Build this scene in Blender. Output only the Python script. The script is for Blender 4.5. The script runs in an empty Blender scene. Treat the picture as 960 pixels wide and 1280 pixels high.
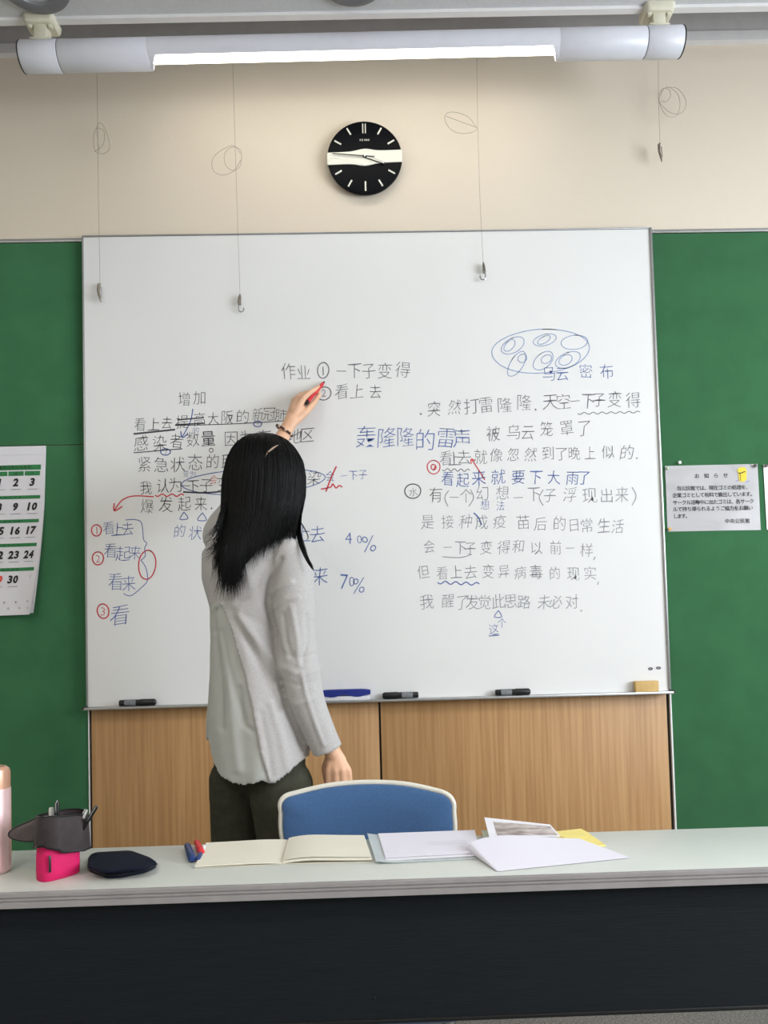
import bpy, bmesh, math, random
from mathutils import Vector, Matrix, noise
from mathutils.bvhtree import BVHTree
random.seed(7)
scene = bpy.context.scene
COL = scene.collection
PI = math.pi

# ------------------------------------------------------------------ camera
YAW, PITCH, ROLL = 0.0221487, 0.0419970, -0.0262149
FPX, CX, CY = 960.0, 480.0, 750.0
CAM = Vector((0, -2.6, 1.13))
_fwd = Vector((math.sin(YAW)*math.cos(PITCH), math.cos(YAW)*math.cos(PITCH), math.sin(PITCH)))
_r = Vector((math.cos(YAW), -math.sin(YAW), 0)); _u = _r.cross(_fwd)
RGT = _r*math.cos(ROLL) + _u*math.sin(ROLL)
UPV = -_r*math.sin(ROLL) + _u*math.cos(ROLL)
cam = bpy.data.cameras.new('camera'); cam.sensor_fit = 'VERTICAL'; cam.sensor_height = 36
cam.lens = FPX/1280*36; cam.shift_y = (CY-640)/1280; cam.clip_start = .05
co = bpy.data.objects.new('camera', cam); COL.objects.link(co)
M3 = Matrix((RGT, UPV, -_fwd)).transposed()
co.matrix_world = Matrix.Translation(CAM) @ M3.to_4x4()
scene.camera = co

# ------------------------------------------------------------------ world, lamps, exposure
scene.view_settings.view_transform = 'Standard'
scene.view_settings.look = 'None'
scene.view_settings.gamma = 1
scene.view_settings.use_curve_mapping = False
scene.view_settings.exposure = 0.95
w = bpy.data.worlds.new('daylight'); scene.world = w; w.use_nodes = True
bg = w.node_tree.nodes['Background']; bg.inputs[0].default_value = (.75, .86, 1, 1); bg.inputs[1].default_value = 1.2
TUBE_E, PANEL_E, WINDOW_W = 5.0, 9.5, 90.0
def area(name, loc, rot, sx, sy, power, color):
    l = bpy.data.lights.new(name, 'AREA'); l.shape = 'RECTANGLE'; l.size = sx; l.size_y = sy
    l.energy = power; l.color = color
    o = bpy.data.objects.new(name, l); COL.objects.link(o); o.location = loc; o.rotation_euler = rot
    return o
# daylight coming in through the window in the right wall
area('window_daylight', (3.33, -2.6, 1.75), (0, math.radians(90), 0), 1.5, 2.8, WINDOW_W, (.88, .94, 1))

def ray(px, py): return _fwd + RGT*((px-CX)/FPX) - UPV*((py-CY)/FPX)
def PY(px, py, y=0.0):
    d = ray(px, py); return CAM + d*((y-CAM.y)/d.y)
def PZ(px, py, z=.70):
    d = ray(px, py); return CAM + d*((z-CAM.z)/d.z)

# ------------------------------------------------------------------ materials
def lin(c):
    return tuple(((v/255)/12.92 if v/255 <= .04045 else ((v/255+.055)/1.055)**2.4) for v in c)
def mat(name, rgb, rough=.6, metal=0, var=0.0, vscale=20, bump=0.0, bscale=200, stretch=(1,1,1), rgb2=None, coat=0, emis=None, estr=0, trans=0, sheen=0, spec=.5, detail=4):
    m = bpy.data.materials.new(name); m.use_nodes = True; nt = m.node_tree; b = nt.nodes['Principled BSDF']
    c = lin(rgb); b.inputs['Base Color'].default_value = (*c, 1)
    b.inputs['Roughness'].default_value = rough; b.inputs['Metallic'].default_value = metal
    b.inputs['Coat Weight'].default_value = coat; b.inputs['Transmission Weight'].default_value = trans
    b.inputs['Specular IOR Level'].default_value = spec
    if sheen: b.inputs['Sheen Weight'].default_value = sheen
    if emis: b.inputs['Emission Color'].default_value = (*lin(emis), 1); b.inputs['Emission Strength'].default_value = estr
    if var or bump or rgb2:
        tc = nt.nodes.new('ShaderNodeTexCoord'); mp = nt.nodes.new('ShaderNodeMapping'); mp.inputs['Scale'].default_value = stretch
        nt.links.new(tc.outputs['Object'], mp.inputs[0])
    if var or rgb2:
        n = nt.nodes.new('ShaderNodeTexNoise'); n.inputs['Scale'].default_value = vscale; n.inputs['Detail'].default_value = detail
        nt.links.new(mp.outputs[0], n.inputs[0])
        r = nt.nodes.new('ShaderNodeValToRGB')
        c2 = lin(rgb2) if rgb2 else tuple(v*(1-var) for v in c)
        r.color_ramp.elements[0].position = .35; r.color_ramp.elements[1].position = .65
        r.color_ramp.elements[0].color = (*c2, 1); r.color_ramp.elements[1].color = (*(c if rgb2 else tuple(min(1, v*(1+var)) for v in c)), 1)
        nt.links.new(n.outputs[0], r.inputs[0]); nt.links.new(r.outputs[0], b.inputs['Base Color'])
    if bump:
        n2 = nt.nodes.new('ShaderNodeTexNoise'); n2.inputs['Scale'].default_value = bscale; n2.inputs['Detail'].default_value = 3
        nt.links.new(mp.outputs[0], n2.inputs[0])
        bp = nt.nodes.new('ShaderNodeBump'); bp.inputs['Strength'].default_value = bump; bp.inputs['Distance'].default_value = .002
        nt.links.new(n2.outputs[0], bp.inputs['Height']); nt.links.new(bp.outputs[0], b.inputs['Normal'])
    return m
M = dict(
 wallpaper=mat('cream_wallpaper', (220,208,191), .85, var=.03, vscale=300, bump=.25, bscale=500),
 wall=mat('plain_wall', (214,208,196), .9, var=.02, bump=.1),
 grey_wall=mat('grey_strip', (205,202,202), .85, var=.03),
 ceil=mat('ceiling_board', (205,205,206), .9, var=.03, vscale=120, bump=.2, bscale=300),
 white_trim=mat('white_trim', (228,226,226), .5, var=.02),
 felt=mat('green_felt', (60,110,74), .95, var=.06, vscale=9, bump=.5, bscale=900, sheen=.1, spec=.1),
 wood=mat('oak_veneer', (188,146,98), .5, rgb2=(168,125,78), vscale=3.2, stretch=(28,28,.8), bump=.12, bscale=10, detail=8),
 carpet=mat('grey_carpet', (122,120,116), 1, var=.35, vscale=160, bump=.8, bscale=400, spec=.05),
 board=mat('whiteboard_enamel', (225,225,224), .5, var=.008, vscale=3, spec=.35),
 alu=mat('brushed_aluminium', (172,172,172), .38, .85, var=.06, vscale=60, stretch=(1,1,8)),
 dark_joint=mat('dark_joint', (38,36,32), .7, var=.1),
 ink_black=mat('black_marker_ink', (62,62,70), .6, var=.2, vscale=60),
 ink_grey=mat('faded_marker_ink', (104,105,112), .6, var=.22, vscale=60),
 ink_pale=mat('dry_marker_ink', (140,142,148), .6, var=.2, vscale=60),
 ink_blue=mat('blue_marker_ink', (80,102,164), .6, var=.2, vscale=60),
 ink_lightblue=mat('faint_blue_marker_ink', (140,158,196), .6, var=.15, vscale=60),
 ink_red=mat('red_marker_ink', (202,52,62), .6, var=.15, vscale=60),
 black_plastic=mat('black_plastic', (16,17,19), .35, var=.1),
 clock_face=mat('black_clock_face', (3,5,11), .45, var=.1, spec=.12),
 clock_band=mat('white_clock_band', (226,224,212), .35, var=.01),
 paper=mat('white_paper', (222,220,226), .8, var=.01, vscale=5),
 paper_cream=mat('cream_paper', (222,217,202), .85, var=.015, vscale=9),
 paper_lilac=mat('bright_white_paper', (222,219,230), .8, var=.01, vscale=4),
 print_black=mat('black_print', (26,26,28), .7, var=.05),
 print_grey=mat('grey_print', (140,140,145), .7, var=.05),
 print_green=mat('green_print', (42,122,68), .7, var=.05),
 print_darkgreen=mat('dark_green_print', (22,58,34), .7, var=.05),
 print_red=mat('red_print', (226,68,52), .7, var=.05),
 print_yellow=mat('yellow_print', (232,206,62), .7, var=.06, vscale=60),
 print_lilac=mat('lilac_print', (178,176,206), .7, var=.05),
 lamp_white=mat('enamelled_steel', (214,214,222), .4, var=.02, coat=.1),
 lamp_cream=mat('cream_cast_metal', (214,210,190), .5, var=.03),
 tube=mat('lit_fluorescent_tube', (255,252,244), .4, emis=(255,249,232), estr=TUBE_E),
 diffuser=mat('added_panel_glow', (255,255,255), .4, emis=(255,248,238), estr=PANEL_E),  # glow of the fill panels added out of view
 grey_ring=mat('grey_downlight_ring', (128,128,132), .45, .3, var=.04),
 grey_cup=mat('downlight_reflector', (190,188,190), .3, .5, var=.03),
 wire=mat('thin_steel_wire', (150,140,126), .5, .6, var=.1),
 hook=mat('aged_metal_hook', (128,120,108), .4, .7, var=.25, vscale=60),
 skin=mat('skin', (222,176,144), .5, var=.06, vscale=14, bump=.06, bscale=300),
 nail=mat('finger_nail', (232,190,172), .3, var=.02),
 hair=mat('black_hair', (6,6,7), .5, var=.3, vscale=60, stretch=(4,4,.3), spec=.22),
 scalp=mat('scalp', (158,134,116), .7, var=.1),
 knit=mat('heather_grey_knit', (184,181,180), .92, var=.07, vscale=160, stretch=(1,1,2.5), bump=.5, bscale=700, sheen=.15, spec=.15),
 satin=mat('smooth_pale_grey_cloth', (182,184,180), .75, var=.02, vscale=40, bump=.08, bscale=600, spec=.25),
 pants=mat('dark_olive_cloth', (62,62,52), .9, var=.12, vscale=50, bump=.25, bscale=500, spec=.15),
 shoe=mat('black_shoe_leather', (28,26,26), .5, var=.1),
 bead_dark=mat('dark_brown_bead', (74,46,38), .25, var=.2, vscale=80),
 bead_pale=mat('pearly_bead', (206,180,160), .2, var=.1),
 marker_red=mat('red_marker_plastic', (206,44,52), .35, var=.05),
 marker_blue=mat('blue_marker_plastic', (28,52,108), .3, var=.05),
 white_plastic=mat('white_plastic', (226,226,224), .35, var=.02),
 eraser_blue=mat('blue_eraser_plastic', (22,42,128), .45, var=.06),
 eraser_felt=mat('white_eraser_felt', (216,216,220), .9, var=.05, vscale=80),
 grey_band=mat('dark_grey_label_band', (120,124,128), .5, var=.25, vscale=90),
 tan=mat('tan_sponge', (206,172,112), .85, var=.05, vscale=60, bump=.2),
 desk_top=mat('pale_grey_laminate', (196,199,193), .38, var=.015, vscale=12, bump=.04),
 desk_edge=mat('grey_mauve_edging', (150,146,146), .55, var=.05),
 desk_groove=mat('dark_groove', (88,84,86), .7, var=.05),
 desk_panel=mat('black_slate_panel', (20,26,31), .7, spec=.2, var=.12, vscale=30, stretch=(.3,1,12), bump=.2, bscale=60),
 chrome=mat('chromed_steel', (180,180,184), .2, 1, var=.03),
 chair_blue=mat('blue_upholstery', (66,98,140), .85, var=.07, vscale=200, bump=.3, bscale=800, sheen=.15, spec=.2),
 chair_rim=mat('ivory_chair_rim', (216,212,200), .4, var=.02),
 pink=mat('hot_pink_neoprene', (206,8,92), .75, var=.05, vscale=60, bump=.1),
 grey_cloth=mat('charcoal_brown_lining', (76,66,68), .55, var=.1, vscale=60, bump=.15, sheen=.15),
 navy=mat('navy_nylon', (10,17,33), .8, spec=.2, var=.15, vscale=80, bump=.35, bscale=500),
 bottle_pink=mat('pearl_pink_steel', (232,196,196), .3, .35, var=.03, vscale=6, coat=.4),
 bottle_lid=mat('rose_gold_lid', (206,158,132), .35, .4, var=.04, coat=.2),
 clear=mat('clear_plastic_sleeve', (226,234,236), .25, trans=.5, var=.01),
 yellow=mat('yellow_envelope_paper', (234,216,130), .8, var=.04, vscale=20),
 photo=mat('printed_photo', (196,186,182), .35, rgb2=(130,114,110), vscale=26, stretch=(1,3,1)),
 pale_green=mat('pale_green_paper', (206,212,190), .8, var=.05),
 tack_brown=mat('brown_tack', (70,48,40), .4, var=.05),
 tack_green=mat('pale_green_tack', (176,200,172), .4, var=.05),
 tack_orange=mat('orange_tack', (220,170,90), .4, var=.05),
 window_glass=mat('window_glass', (230,240,246), .05, trans=.95),
 eye=mat('eye_white', (235,232,228), .2, var=.01), iris=mat('dark_iris', (30,18,12), .2, var=.1),
 lip=mat('lip', (190,110,104), .45, var=.04),
)

# ------------------------------------------------------------------ object helpers
WORLD = {}
def mesh_obj(name, me, m=None, parent=None, smooth=True, **props):
    """me is in world coordinates; its origin goes to the middle of its base."""
    vs = me.vertices
    n = len(vs)
    xs = [v.co.x for v in vs]; ys = [v.co.y for v in vs]; zs = [v.co.z for v in vs]
    org = Vector(((min(xs)+max(xs))/2, (min(ys)+max(ys))/2, min(zs)))
    me.transform(Matrix.Translation(-org))
    o = bpy.data.objects.new(name, me); COL.objects.link(o)
    if m:
        for mm in (m if isinstance(m, (list, tuple)) else [m]): me.materials.append(M[mm])
    if smooth is not None:
        me.shade_smooth() if smooth else me.shade_flat()
        if smooth == 'auto':
            me.set_sharp_from_angle(angle=math.radians(35))
    WORLD[o.name] = org
    if parent is not None:
        o.parent = parent; o.location = org - WORLD[parent.name]
    else: o.location = org
    for k, v in props.items(): o[k] = v
    return o
def obj(name, bm, m=None, parent=None, smooth='auto', **props):
    bmesh.ops.recalc_face_normals(bm, faces=bm.faces)
    me = bpy.data.meshes.new(name); bm.to_mesh(me); bm.free()
    return mesh_obj(name, me, m, parent, smooth, **props)
def thing(name, label, cat, loc, group=None, parent=None):
    o = bpy.data.objects.new(name, None); COL.objects.link(o); o.empty_display_size = .05
    o.location = loc; WORLD[o.name] = Vector(loc)
    o['label'] = label; o['category'] = cat
    if group: o['group'] = group
    return o
def tag(o, label, cat, group=None):
    o['label'] = label; o['category'] = cat
    if group: o['group'] = group
    return o
S = dict(kind='structure')

def box(bm, lo, hi, bev=0, mi=0):
    lo = Vector(lo); hi = Vector(hi)
    r = bmesh.ops.create_cube(bm, size=1, matrix=Matrix.Translation((lo+hi)/2) @ Matrix.Diagonal((*(hi-lo), 1)))
    fs = set(f for v in r['verts'] for f in v.link_faces)
    for f in fs: f.material_index = mi
    if bev:
        es = set(e for v in r['verts'] for e in v.link_edges)
        bmesh.ops.bevel(bm, geom=list(es), offset=bev, segments=2, profile=.5, affect='EDGES')
    return bm
def nb(): return bmesh.new()
def skin_rings(bm, rings, closed_u=True, cap=True, mi=0):
    vr = [[bm.verts.new(p) for p in r] for r in rings]
    n = len(rings[0])
    for i in range(len(vr)-1):
        for j in range(n if closed_u else n-1):
            k = (j+1) % n
            f = bm.faces.new((vr[i][j], vr[i][k], vr[i+1][k], vr[i+1][j])); f.material_index = mi
    if cap:
        f = bm.faces.new(list(reversed(vr[0]))); f.material_index = mi
        f = bm.faces.new(vr[-1]); f.material_index = mi
    return vr
def frames(pts):
    pts = [Vector(p) for p in pts]; T = []
    for i in range(len(pts)):
        a = pts[max(0, i-1)]; b = pts[min(len(pts)-1, i+1)]; T.append((b-a).normalized())
    n = T[0].orthogonal().normalized(); out = []
    for i, t in enumerate(T):
        n = (n - t*n.dot(t)); n = n.normalized() if n.length > 1e-6 else t.orthogonal().normalized()
        out.append((pts[i], n.copy(), t.cross(n).normalized()))
    return out
def tube(bm, pts, rad, seg=8, cap=True, mi=0, squash=1.0):
    fr = frames(pts); rings = []
    for i, (p, n, b) in enumerate(fr):
        r = rad[i] if isinstance(rad, (list, tuple)) else rad
        rings.append([p + n*(r*math.cos(2*PI*j/seg)) + b*(r*squash*math.sin(2*PI*j/seg)) for j in range(seg)])
    skin_rings(bm, rings, True, cap, mi); return bm
def lathe(bm, prof, origin, axis=Vector((0,0,1)), seg=32, mi=0, cap=True):
    axis = Vector(axis).normalized(); a = axis.orthogonal().normalized(); b = axis.cross(a); o = Vector(origin)
    rings = [[o + axis*h + a*(r*math.cos(2*PI*j/seg)) + b*(r*math.sin(2*PI*j/seg)) for j in range(seg)] for r, h in prof]
    skin_rings(bm, rings, True, cap, mi); return bm
def prism(bm, poly, off, mi=0):
    """poly: 3D outline; off: thickness vector"""
    off = Vector(off); a = [bm.verts.new(p) for p in poly]; b = [bm.verts.new(Vector(p)+off) for p in poly]
    n = len(poly)
    fs = [bm.faces.new(a), bm.faces.new(list(reversed(b)))]
    for i in range(n): fs.append(bm.faces.new((a[i], b[i], b[(i+1) % n], a[(i+1) % n])))
    for f in fs: f.material_index = mi
    return bm
def catmull(pts, n=6):
    pts = [Vector(p) for p in pts]; out = []
    P = [pts[0]] + pts + [pts[-1]]
    for i in range(1, len(P)-2):
        for k in range(n):
            t = k/n
            out.append(.5*((2*P[i]) + (-P[i-1]+P[i+1])*t + (2*P[i-1]-5*P[i]+4*P[i+1]-P[i+2])*t*t + (-P[i-1]+3*P[i]-3*P[i+1]+P[i+2])*t**3))
    out.append(pts[-1]); return out
def evaluated(bm, mods):
    """bmesh -> plain mesh after modifiers"""
    bmesh.ops.recalc_face_normals(bm, faces=bm.faces)
    me = bpy.data.meshes.new('t'); bm.to_mesh(me); bm.free()
    o = bpy.data.objects.new('t', me); COL.objects.link(o)
    for typ, kw in mods:
        md = o.modifiers.new('m', typ)
        for k, v in kw.items(): setattr(md, k, v)
    dg = bpy.context.evaluated_depsgraph_get()
    res = bpy.data.meshes.new_from_object(o.evaluated_get(dg))
    bpy.data.objects.remove(o); bpy.data.meshes.remove(me)
    return res
def voxel(bm, size, smooth=6):
    return evaluated(bm, [('REMESH', dict(mode='VOXEL', voxel_size=size)), ('SMOOTH', dict(factor=.5, iterations=smooth))])
def capsule(bm, p0, r0, p1, r1, seg=14, flat=None, k=1.0):
    """tapered capsule; flat: axis along which it is squeezed by k"""
    p0 = Vector(p0); p1 = Vector(p1); t = (p1-p0)
    t = t.normalized() if t.length > 1e-6 else Vector((0,0,1))
    if flat is None: n = t.orthogonal().normalized()
    else: n = Vector(flat); n = (n - t*n.dot(t)).normalized()
    b = t.cross(n)
    rings = []
    def ring(c, r): rings.append([c + n*(r*k*math.cos(2*PI*j/seg)) + b*(r*math.sin(2*PI*j/seg)) for j in range(seg)])
    for i in range(5):
        a = -PI/2 + (i+.4)/5*(PI/2); ring(p0 + t*(r0*math.sin(a)), r0*math.cos(a))
    for i in range(5):
        a = (i+.6)/5*(PI/2); ring(p1 + t*(r1*math.sin(a)), r1*math.cos(a))
    skin_rings(bm, rings); return bm
def ellipsoid(bm, c, ax, r, u=20, v=12):
    """ax: three unit vectors, r: three radii"""
    mt = Matrix((ax[0]*r[0], ax[1]*r[1], ax[2]*r[2])).transposed().to_4x4(); mt.translation = Vector(c)
    bmesh.ops.create_uvsphere(bm, u_segments=u, v_segments=v, radius=1, matrix=mt); return bm

# ------------------------------------------------------------------ room shell
XL, XR, YB = -2.6, 3.4, -6.4
obj('floor', box(nb(), (XL-.1, YB-.1, -.1), (XR+.1, .1, 0)), 'carpet', **S)
obj('wall_front', box(nb(), (XL, 0, 0), (XR, .12, 3.5)), 'wallpaper', **S)
obj('wall_left', box(nb(), (XL-.12, YB, 0), (XL, .12, 3.5)), 'wall', **S)
obj('wall_back', box(nb(), (XL, YB-.12, 0), (XR, YB, 3.5)), 'wall', **S)
b = nb()
WY0, WY1, WZ0, WZ1 = -4.1, -1.1, .95, 2.55
box(b, (XR, YB, 0), (XR+.12, .12, WZ0)); box(b, (XR, YB, WZ1), (XR+.12, .12, 3.5))
box(b, (XR, YB, WZ0), (XR+.12, WY0, WZ1)); box(b, (XR, WY1, WZ0), (XR+.12, .12, WZ1))
obj('wall_right', b, 'wall', **S)
b = nb()
for y in (WY0+.02, (WY0+WY1)/2, WY1-.02): box(b, (XR+.03, y-.02, WZ0), (XR+.09, y+.02, WZ1), .004)
for z in (WZ0+.02, WZ1-.02): box(b, (XR+.03, WY0, z-.02), (XR+.09, WY1, z+.02), .004)
wf = obj('window_1', b, 'alu', **S)
obj('pane', box(nb(), (XR+.055, WY0+.04, WZ0+.04), (XR+.061, (WY0+WY1)/2-.02, WZ1-.04)), 'window_glass', wf)
obj('pane', box(nb(), (XR+.055, (WY0+WY1)/2+.02, WZ0+.04), (XR+.061, WY1-.04, WZ1-.04)), 'window_glass', wf)
# ceiling: a lowered soffit that stops short of the front wall, a dark slot behind it
SOF = -.30
sl = PY(0, 27.5, SOF); sr = PY(960, 9.4, SOF)
def sofz(x): return sl.z + (sr.z-sl.z)*(x-sl.x)/(sr.x-sl.x)
b = nb()
rings = [[Vector((x, YB, sofz(x))), Vector((x, SOF, sofz(x))), Vector((x, SOF, sofz(x)+.5)), Vector((x, YB, sofz(x)+.5))] for x in (XL, XR)]
skin_rings(b, rings)
box(b, (XL, SOF, 3.5), (XR, .12, 3.55))
obj('ceiling', b, 'ceil', smooth=False, **S)
b = nb()
skin_rings(b, [[Vector((x, SOF-.018, sofz(x)-.010)), Vector((x, SOF+.004, sofz(x)-.010)), Vector((x, SOF+.004, sofz(x)+.03)), Vector((x, SOF-.018, sofz(x)))] for x in (XL, XR)])
obj('trim_1', b, 'white_trim', smooth=False, **S)
# picture rail and the grey strip of wall above it
tl, tr_ = PY(0, 67, -.02), PY(960, 49.5, -.02)
def railz(x): return tl.z + (tr_.z-tl.z)*(x-tl.x)/(tr_.x-tl.x)
b = nb()
skin_rings(b, [[Vector((x, 0, railz(x))), Vector((x, -.022, railz(x))), Vector((x, -.022, railz(x)+.034)), Vector((x, 0, railz(x)+.046))] for x in (XL, XR)])
obj('trim_2', b, 'white_trim', smooth=False, **S)
b = nb()
skin_rings(b, [[Vector((x, 0, railz(x)+.04)), Vector((x, -.008, railz(x)+.04)), Vector((x, -.008, 3.49)), Vector((x, 0, 3.49))] for x in (XL, XR)])
obj('trim_3', b, 'grey_wall', smooth=False, **S)
# unseen glowing panels added under the ceiling to fill the room with light
for i, (x, y) in enumerate(((-1.2, -2.5), (1.6, -2.5), (-1.2, -4.7), (1.6, -4.7))):
    t = thing('added_fill_panel', 'added unseen glowing panel filling the room with light from the ceiling, %s %s' % (('left', 'right')[i % 2], ('nearer the whiteboard', 'at the rear')[i//2]), 'lamp', (x, y, sofz(x)), 'added fill light panels out of view')
    z = sofz(x)-.03
    b = nb()
    for s in (-1, 1):
        box(b, (x-.62, y+s*.15-.012, z-.03), (x+.62, y+s*.15+.012, z+.03), .003); box(b, (x+s*.61-.012, y-.138, z-.03), (x+s*.61+.012, y+.138, z+.03), .003)
    obj('frame', b, 'lamp_white', t)
    obj('diffuser', box(nb(), (x-.595, y-.135, z-.02), (x+.595, y+.135, z-.012)), 'diffuser', t)
# downlights in the soffit
for px, lab in ((40, 'round grey recessed downlight above the left end of the lamp'), (441, 'round grey recessed downlight above the middle of the lamp')):
    c = PZ(px, -22 if px < 100 else -27, 3.03); c.z = sofz(c.x)
    t = thing('downlight', lab, 'lamp', c, 'round downlights in the ceiling')
    b = nb(); lathe(b, [(.100, .002), (.104, -.004), (.100, -.012), (.082, -.018), (.064, -.014), (.058, .0)], c, seg=40, cap=False)
    obj('ring', b, 'grey_ring', t)
    b = nb(); lathe(b, [(.074, -.0105), (.062, -.006), (.045, -.004), (.0, -.003)], c, seg=40, cap=False)
    obj('reflector', b, 'grey_cup', t)

# green notice boards, wooden panelling and their joints
ZT = 2.497
X0B, X1B = -.932, 1.007
def zat(x0, z0, x1, z1, x): return z0 + (z1-z0)*(x-x0)/(x1-x0)
def board_green(name, x0, x1, label, seams):
    t = thing(name, label, 'notice board', ((x0+x1)/2, 0, .02))
    zs = [.02] + seams + [ZT-.008]
    for a, c in zip(zs[:-1], zs[1:]):
        obj('felt_panel', box(nb(), (x0, -.010, a+.0012), (x1, -.001, c-.0012), .0015), 'felt', t)
    b = nb(); box(b, (x0-.006, -.013, ZT-.008), (x1+.006, -.001, ZT+.004), .001)
    obj('top_edging', b, 'alu', t)
    return t
board_green('notice_board', XL+.01, X0B-.005, 'tall green felt notice board left of the whiteboard, behind the calendar', [1.79])
gb = board_green('notice_board', X1B+.014, XR-.01, 'tall green felt notice board right of the whiteboard, with the printed notice', [])
# wooden panelling below the whiteboard
ZB = .913
pan = obj('trim_4', box(nb(), (X0B-.002, -.004, 0), (X1B+.010, -.0005, ZB+.05)), 'dark_joint', **S)
xs = PY(476, 950, 0).x
obj('wood_panel', box(nb(), (X0B+.006, -.012, .01), (xs-.0035, -.004, ZB+.04), .001), 'wood', pan)
obj('wood_panel', box(nb(), (xs+.0035, -.012, .01), (X1B-.004, -.004, ZB+.04), .001), 'wood', pan)
for n_, x, h_ in (('trim_5', X0B-.003, .0016), ('trim_6', X1B+.010, .0028)):
    obj(n_, box(nb(), (x-h_, -.014, 0), (x+h_, -.0005, ZB), .001), 'white_trim', **S)

# ------------------------------------------------------------------ whiteboard
WBY = -.028
wb = thing('whiteboard', 'large white magnetic whiteboard covered in Chinese handwriting', 'whiteboard', ((X0B+X1B)/2, 0, ZB))
obj('writing_surface', box(nb(), (X0B+.001, WBY, ZB-.004), (X1B-.001, -.0125, ZT-.002)), 'board', wb)
obj('frame_side', box(nb(), (X0B-.003, WBY-.006, ZB), (X0B+.002, -.0125, ZT+.002), .002), 'alu', wb)
obj('frame_side', box(nb(), (X1B-.002, WBY-.006, ZB), (X1B+.006, -.0125, ZT+.002), .002), 'alu', wb)
obj('frame_top', box(nb(), (X0B-.003, WBY-.004, ZT-.001), (X1B+.006, -.0125, ZT+.003), .001), 'alu', wb)
b = nb(); box(b, (X0B-.006, -.060, ZB-.009), (X1B+.008, -.0125, ZB-.004), .001); box(b, (X0B-.006, -.063, ZB-.012), (X1B+.008, -.059, ZB-.004), .001)
obj('pen_tray', b, 'alu', wb)
for s in (X0B-.006, X1B+.002): obj('tray_end_cap', box(nb(), (s, -.064, ZB-.011), (s+.006, -.013, ZB-.001), .002), 'black_plastic', wb)

# --- handwriting: flat ink strokes on the board
GL = {}
def _ext(vs, fs):
    a = sum(abs(sum(vs[f[i]].x*vs[f[(i+1) % len(f)]].y-vs[f[(i+1) % len(f)]].x*vs[f[i]].y for i in range(len(f))))/2 for f in fs)
    return a, max(v.x for v in vs)-min(v.x for v in vs), max(v.y for v in vs)-min(v.y for v in vs)
def glyph(ch, offset=-.012):
    if offset >= 0: return glyph0(ch, offset)
    key = (ch, offset, 'ok')
    if key in GL: return GL[key]
    ref = glyph0(ch, 0.0)
    if not ref[0]: return ref
    a0, w0, h0 = _ext(*ref); res = ref
    for o_ in (offset, offset*.7, offset*.4):
        g = glyph0(ch, o_)
        if not g[0]: continue
        a, w1, h1 = _ext(*g)
        if a0*(1+o_*36) < a < a0*(1+o_*13) and w1 > w0+o_*4 and h1 > h0+o_*4: res = g; break
    GL[key] = res; return res
def glyph0(ch, offset):
    key = (ch, offset)
    if key in GL: return GL[key]
    cu = bpy.data.curves.new('g', 'FONT'); cu.body = ch; cu.size = 1; cu.resolution_u = 2; cu.offset = offset; cu.fill_mode = 'FRONT'
    o = bpy.data.objects.new('g', cu); COL.objects.link(o)
    dg = bpy.context.evaluated_depsgraph_get()
    me = bpy.data.meshes.new_from_object(o.evaluated_get(dg))
    vs = [v.co.copy() for v in me.vertices]; fs = [tuple(p.vertices) for p in me.polygons]
    bpy.data.objects.remove(o); bpy.data.curves.remove(cu); bpy.data.meshes.remove(me)
    GL[key] = (vs, fs); return GL[key]
_ref = glyph('国')[0]
RX = (min(v.x for v in _ref), max(v.x for v in _ref)); RY = (min(v.y for v in _ref), max(v.y for v in _ref))
RC = ((RX[0]+RX[1])/2, (RY[0]+RY[1])/2); RS = max(RX[1]-RX[0], RY[1]-RY[0])
def put_glyph(V, Fc, ch, cx, cz, size, off=-.012, place=None, shear=0, rot=0, own=False, wob=0, sx=1.0):
    """adds one character; place(x, z) maps local metres to a world point; size = height in metres"""
    vs, fs = glyph(ch, off)
    if not vs: return
    if own:
        c = ((min(v.x for v in vs)+max(v.x for v in vs))/2, (min(v.y for v in vs)+max(v.y for v in vs))/2)
    else: c = RC
    base = len(V); sc = size/(max(.3, max(v.y for v in vs)-min(v.y for v in vs)) if own and ch not in '·.' else RS); cr, sr_ = math.cos(rot), math.sin(rot); ph = random.uniform(0, 9)
    for v in vs:
        x = (v.x-c[0])*sc; z = (v.y-c[1])*sc
        if wob:
            x, z = x + wob*size*math.sin(z/size*4+ph), z + wob*size*math.sin(x/size*5+ph*2)
        x = (x + shear*z)*sx
        x, z = x*cr - z*sr_, x*sr_ + z*cr
        V.append(place(cx+x, cz+z))
    for f in fs: Fc.append(tuple(base+i for i in f))
def stroke(V, Fc, pts, wd, place, closed=False):
    """a flat ribbon through local (x, z) points"""
    n = len(pts); base = len(V)
    for i, p in enumerate(pts):
        a = pts[(i-1) % n] if (closed or i > 0) else p; c = pts[(i+1) % n] if (closed or i < n-1) else p
        t = Vector((c[0]-a[0], c[1]-a[1])); t = t.normalized() if t.length > 1e-9 else Vector((1, 0))
        nx, nz = -t.y*wd/2, t.x*wd/2
        V.append(place(p[0]+nx, p[1]+nz)); V.append(place(p[0]-nx, p[1]-nz))
    for i in range(n if closed else n-1):
        j = (i+1) % n; Fc.append((base+2*i, base+2*i+1, base+2*j+1, base+2*j))
def flat_mesh(name, V, Fc, m, parent, **kw):
    me = bpy.data.meshes.new(name); me.from_pydata(V, [], Fc); me.update()
    if me.polygons and sum(p.normal.y for p in me.polygons) > 0: me.flip_normals()
    return mesh_obj(name, me, m, parent, False, **kw)
INKY = WBY-.0006
def onboard(x, z): return Vector((x, INKY, z))
def WP(px, py): p = PY(px, py, WBY); return (p.x, p.z)
PM = abs(WP(500, 600)[0]-WP(600, 600)[0])/100    # metres per pixel on the board
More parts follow.
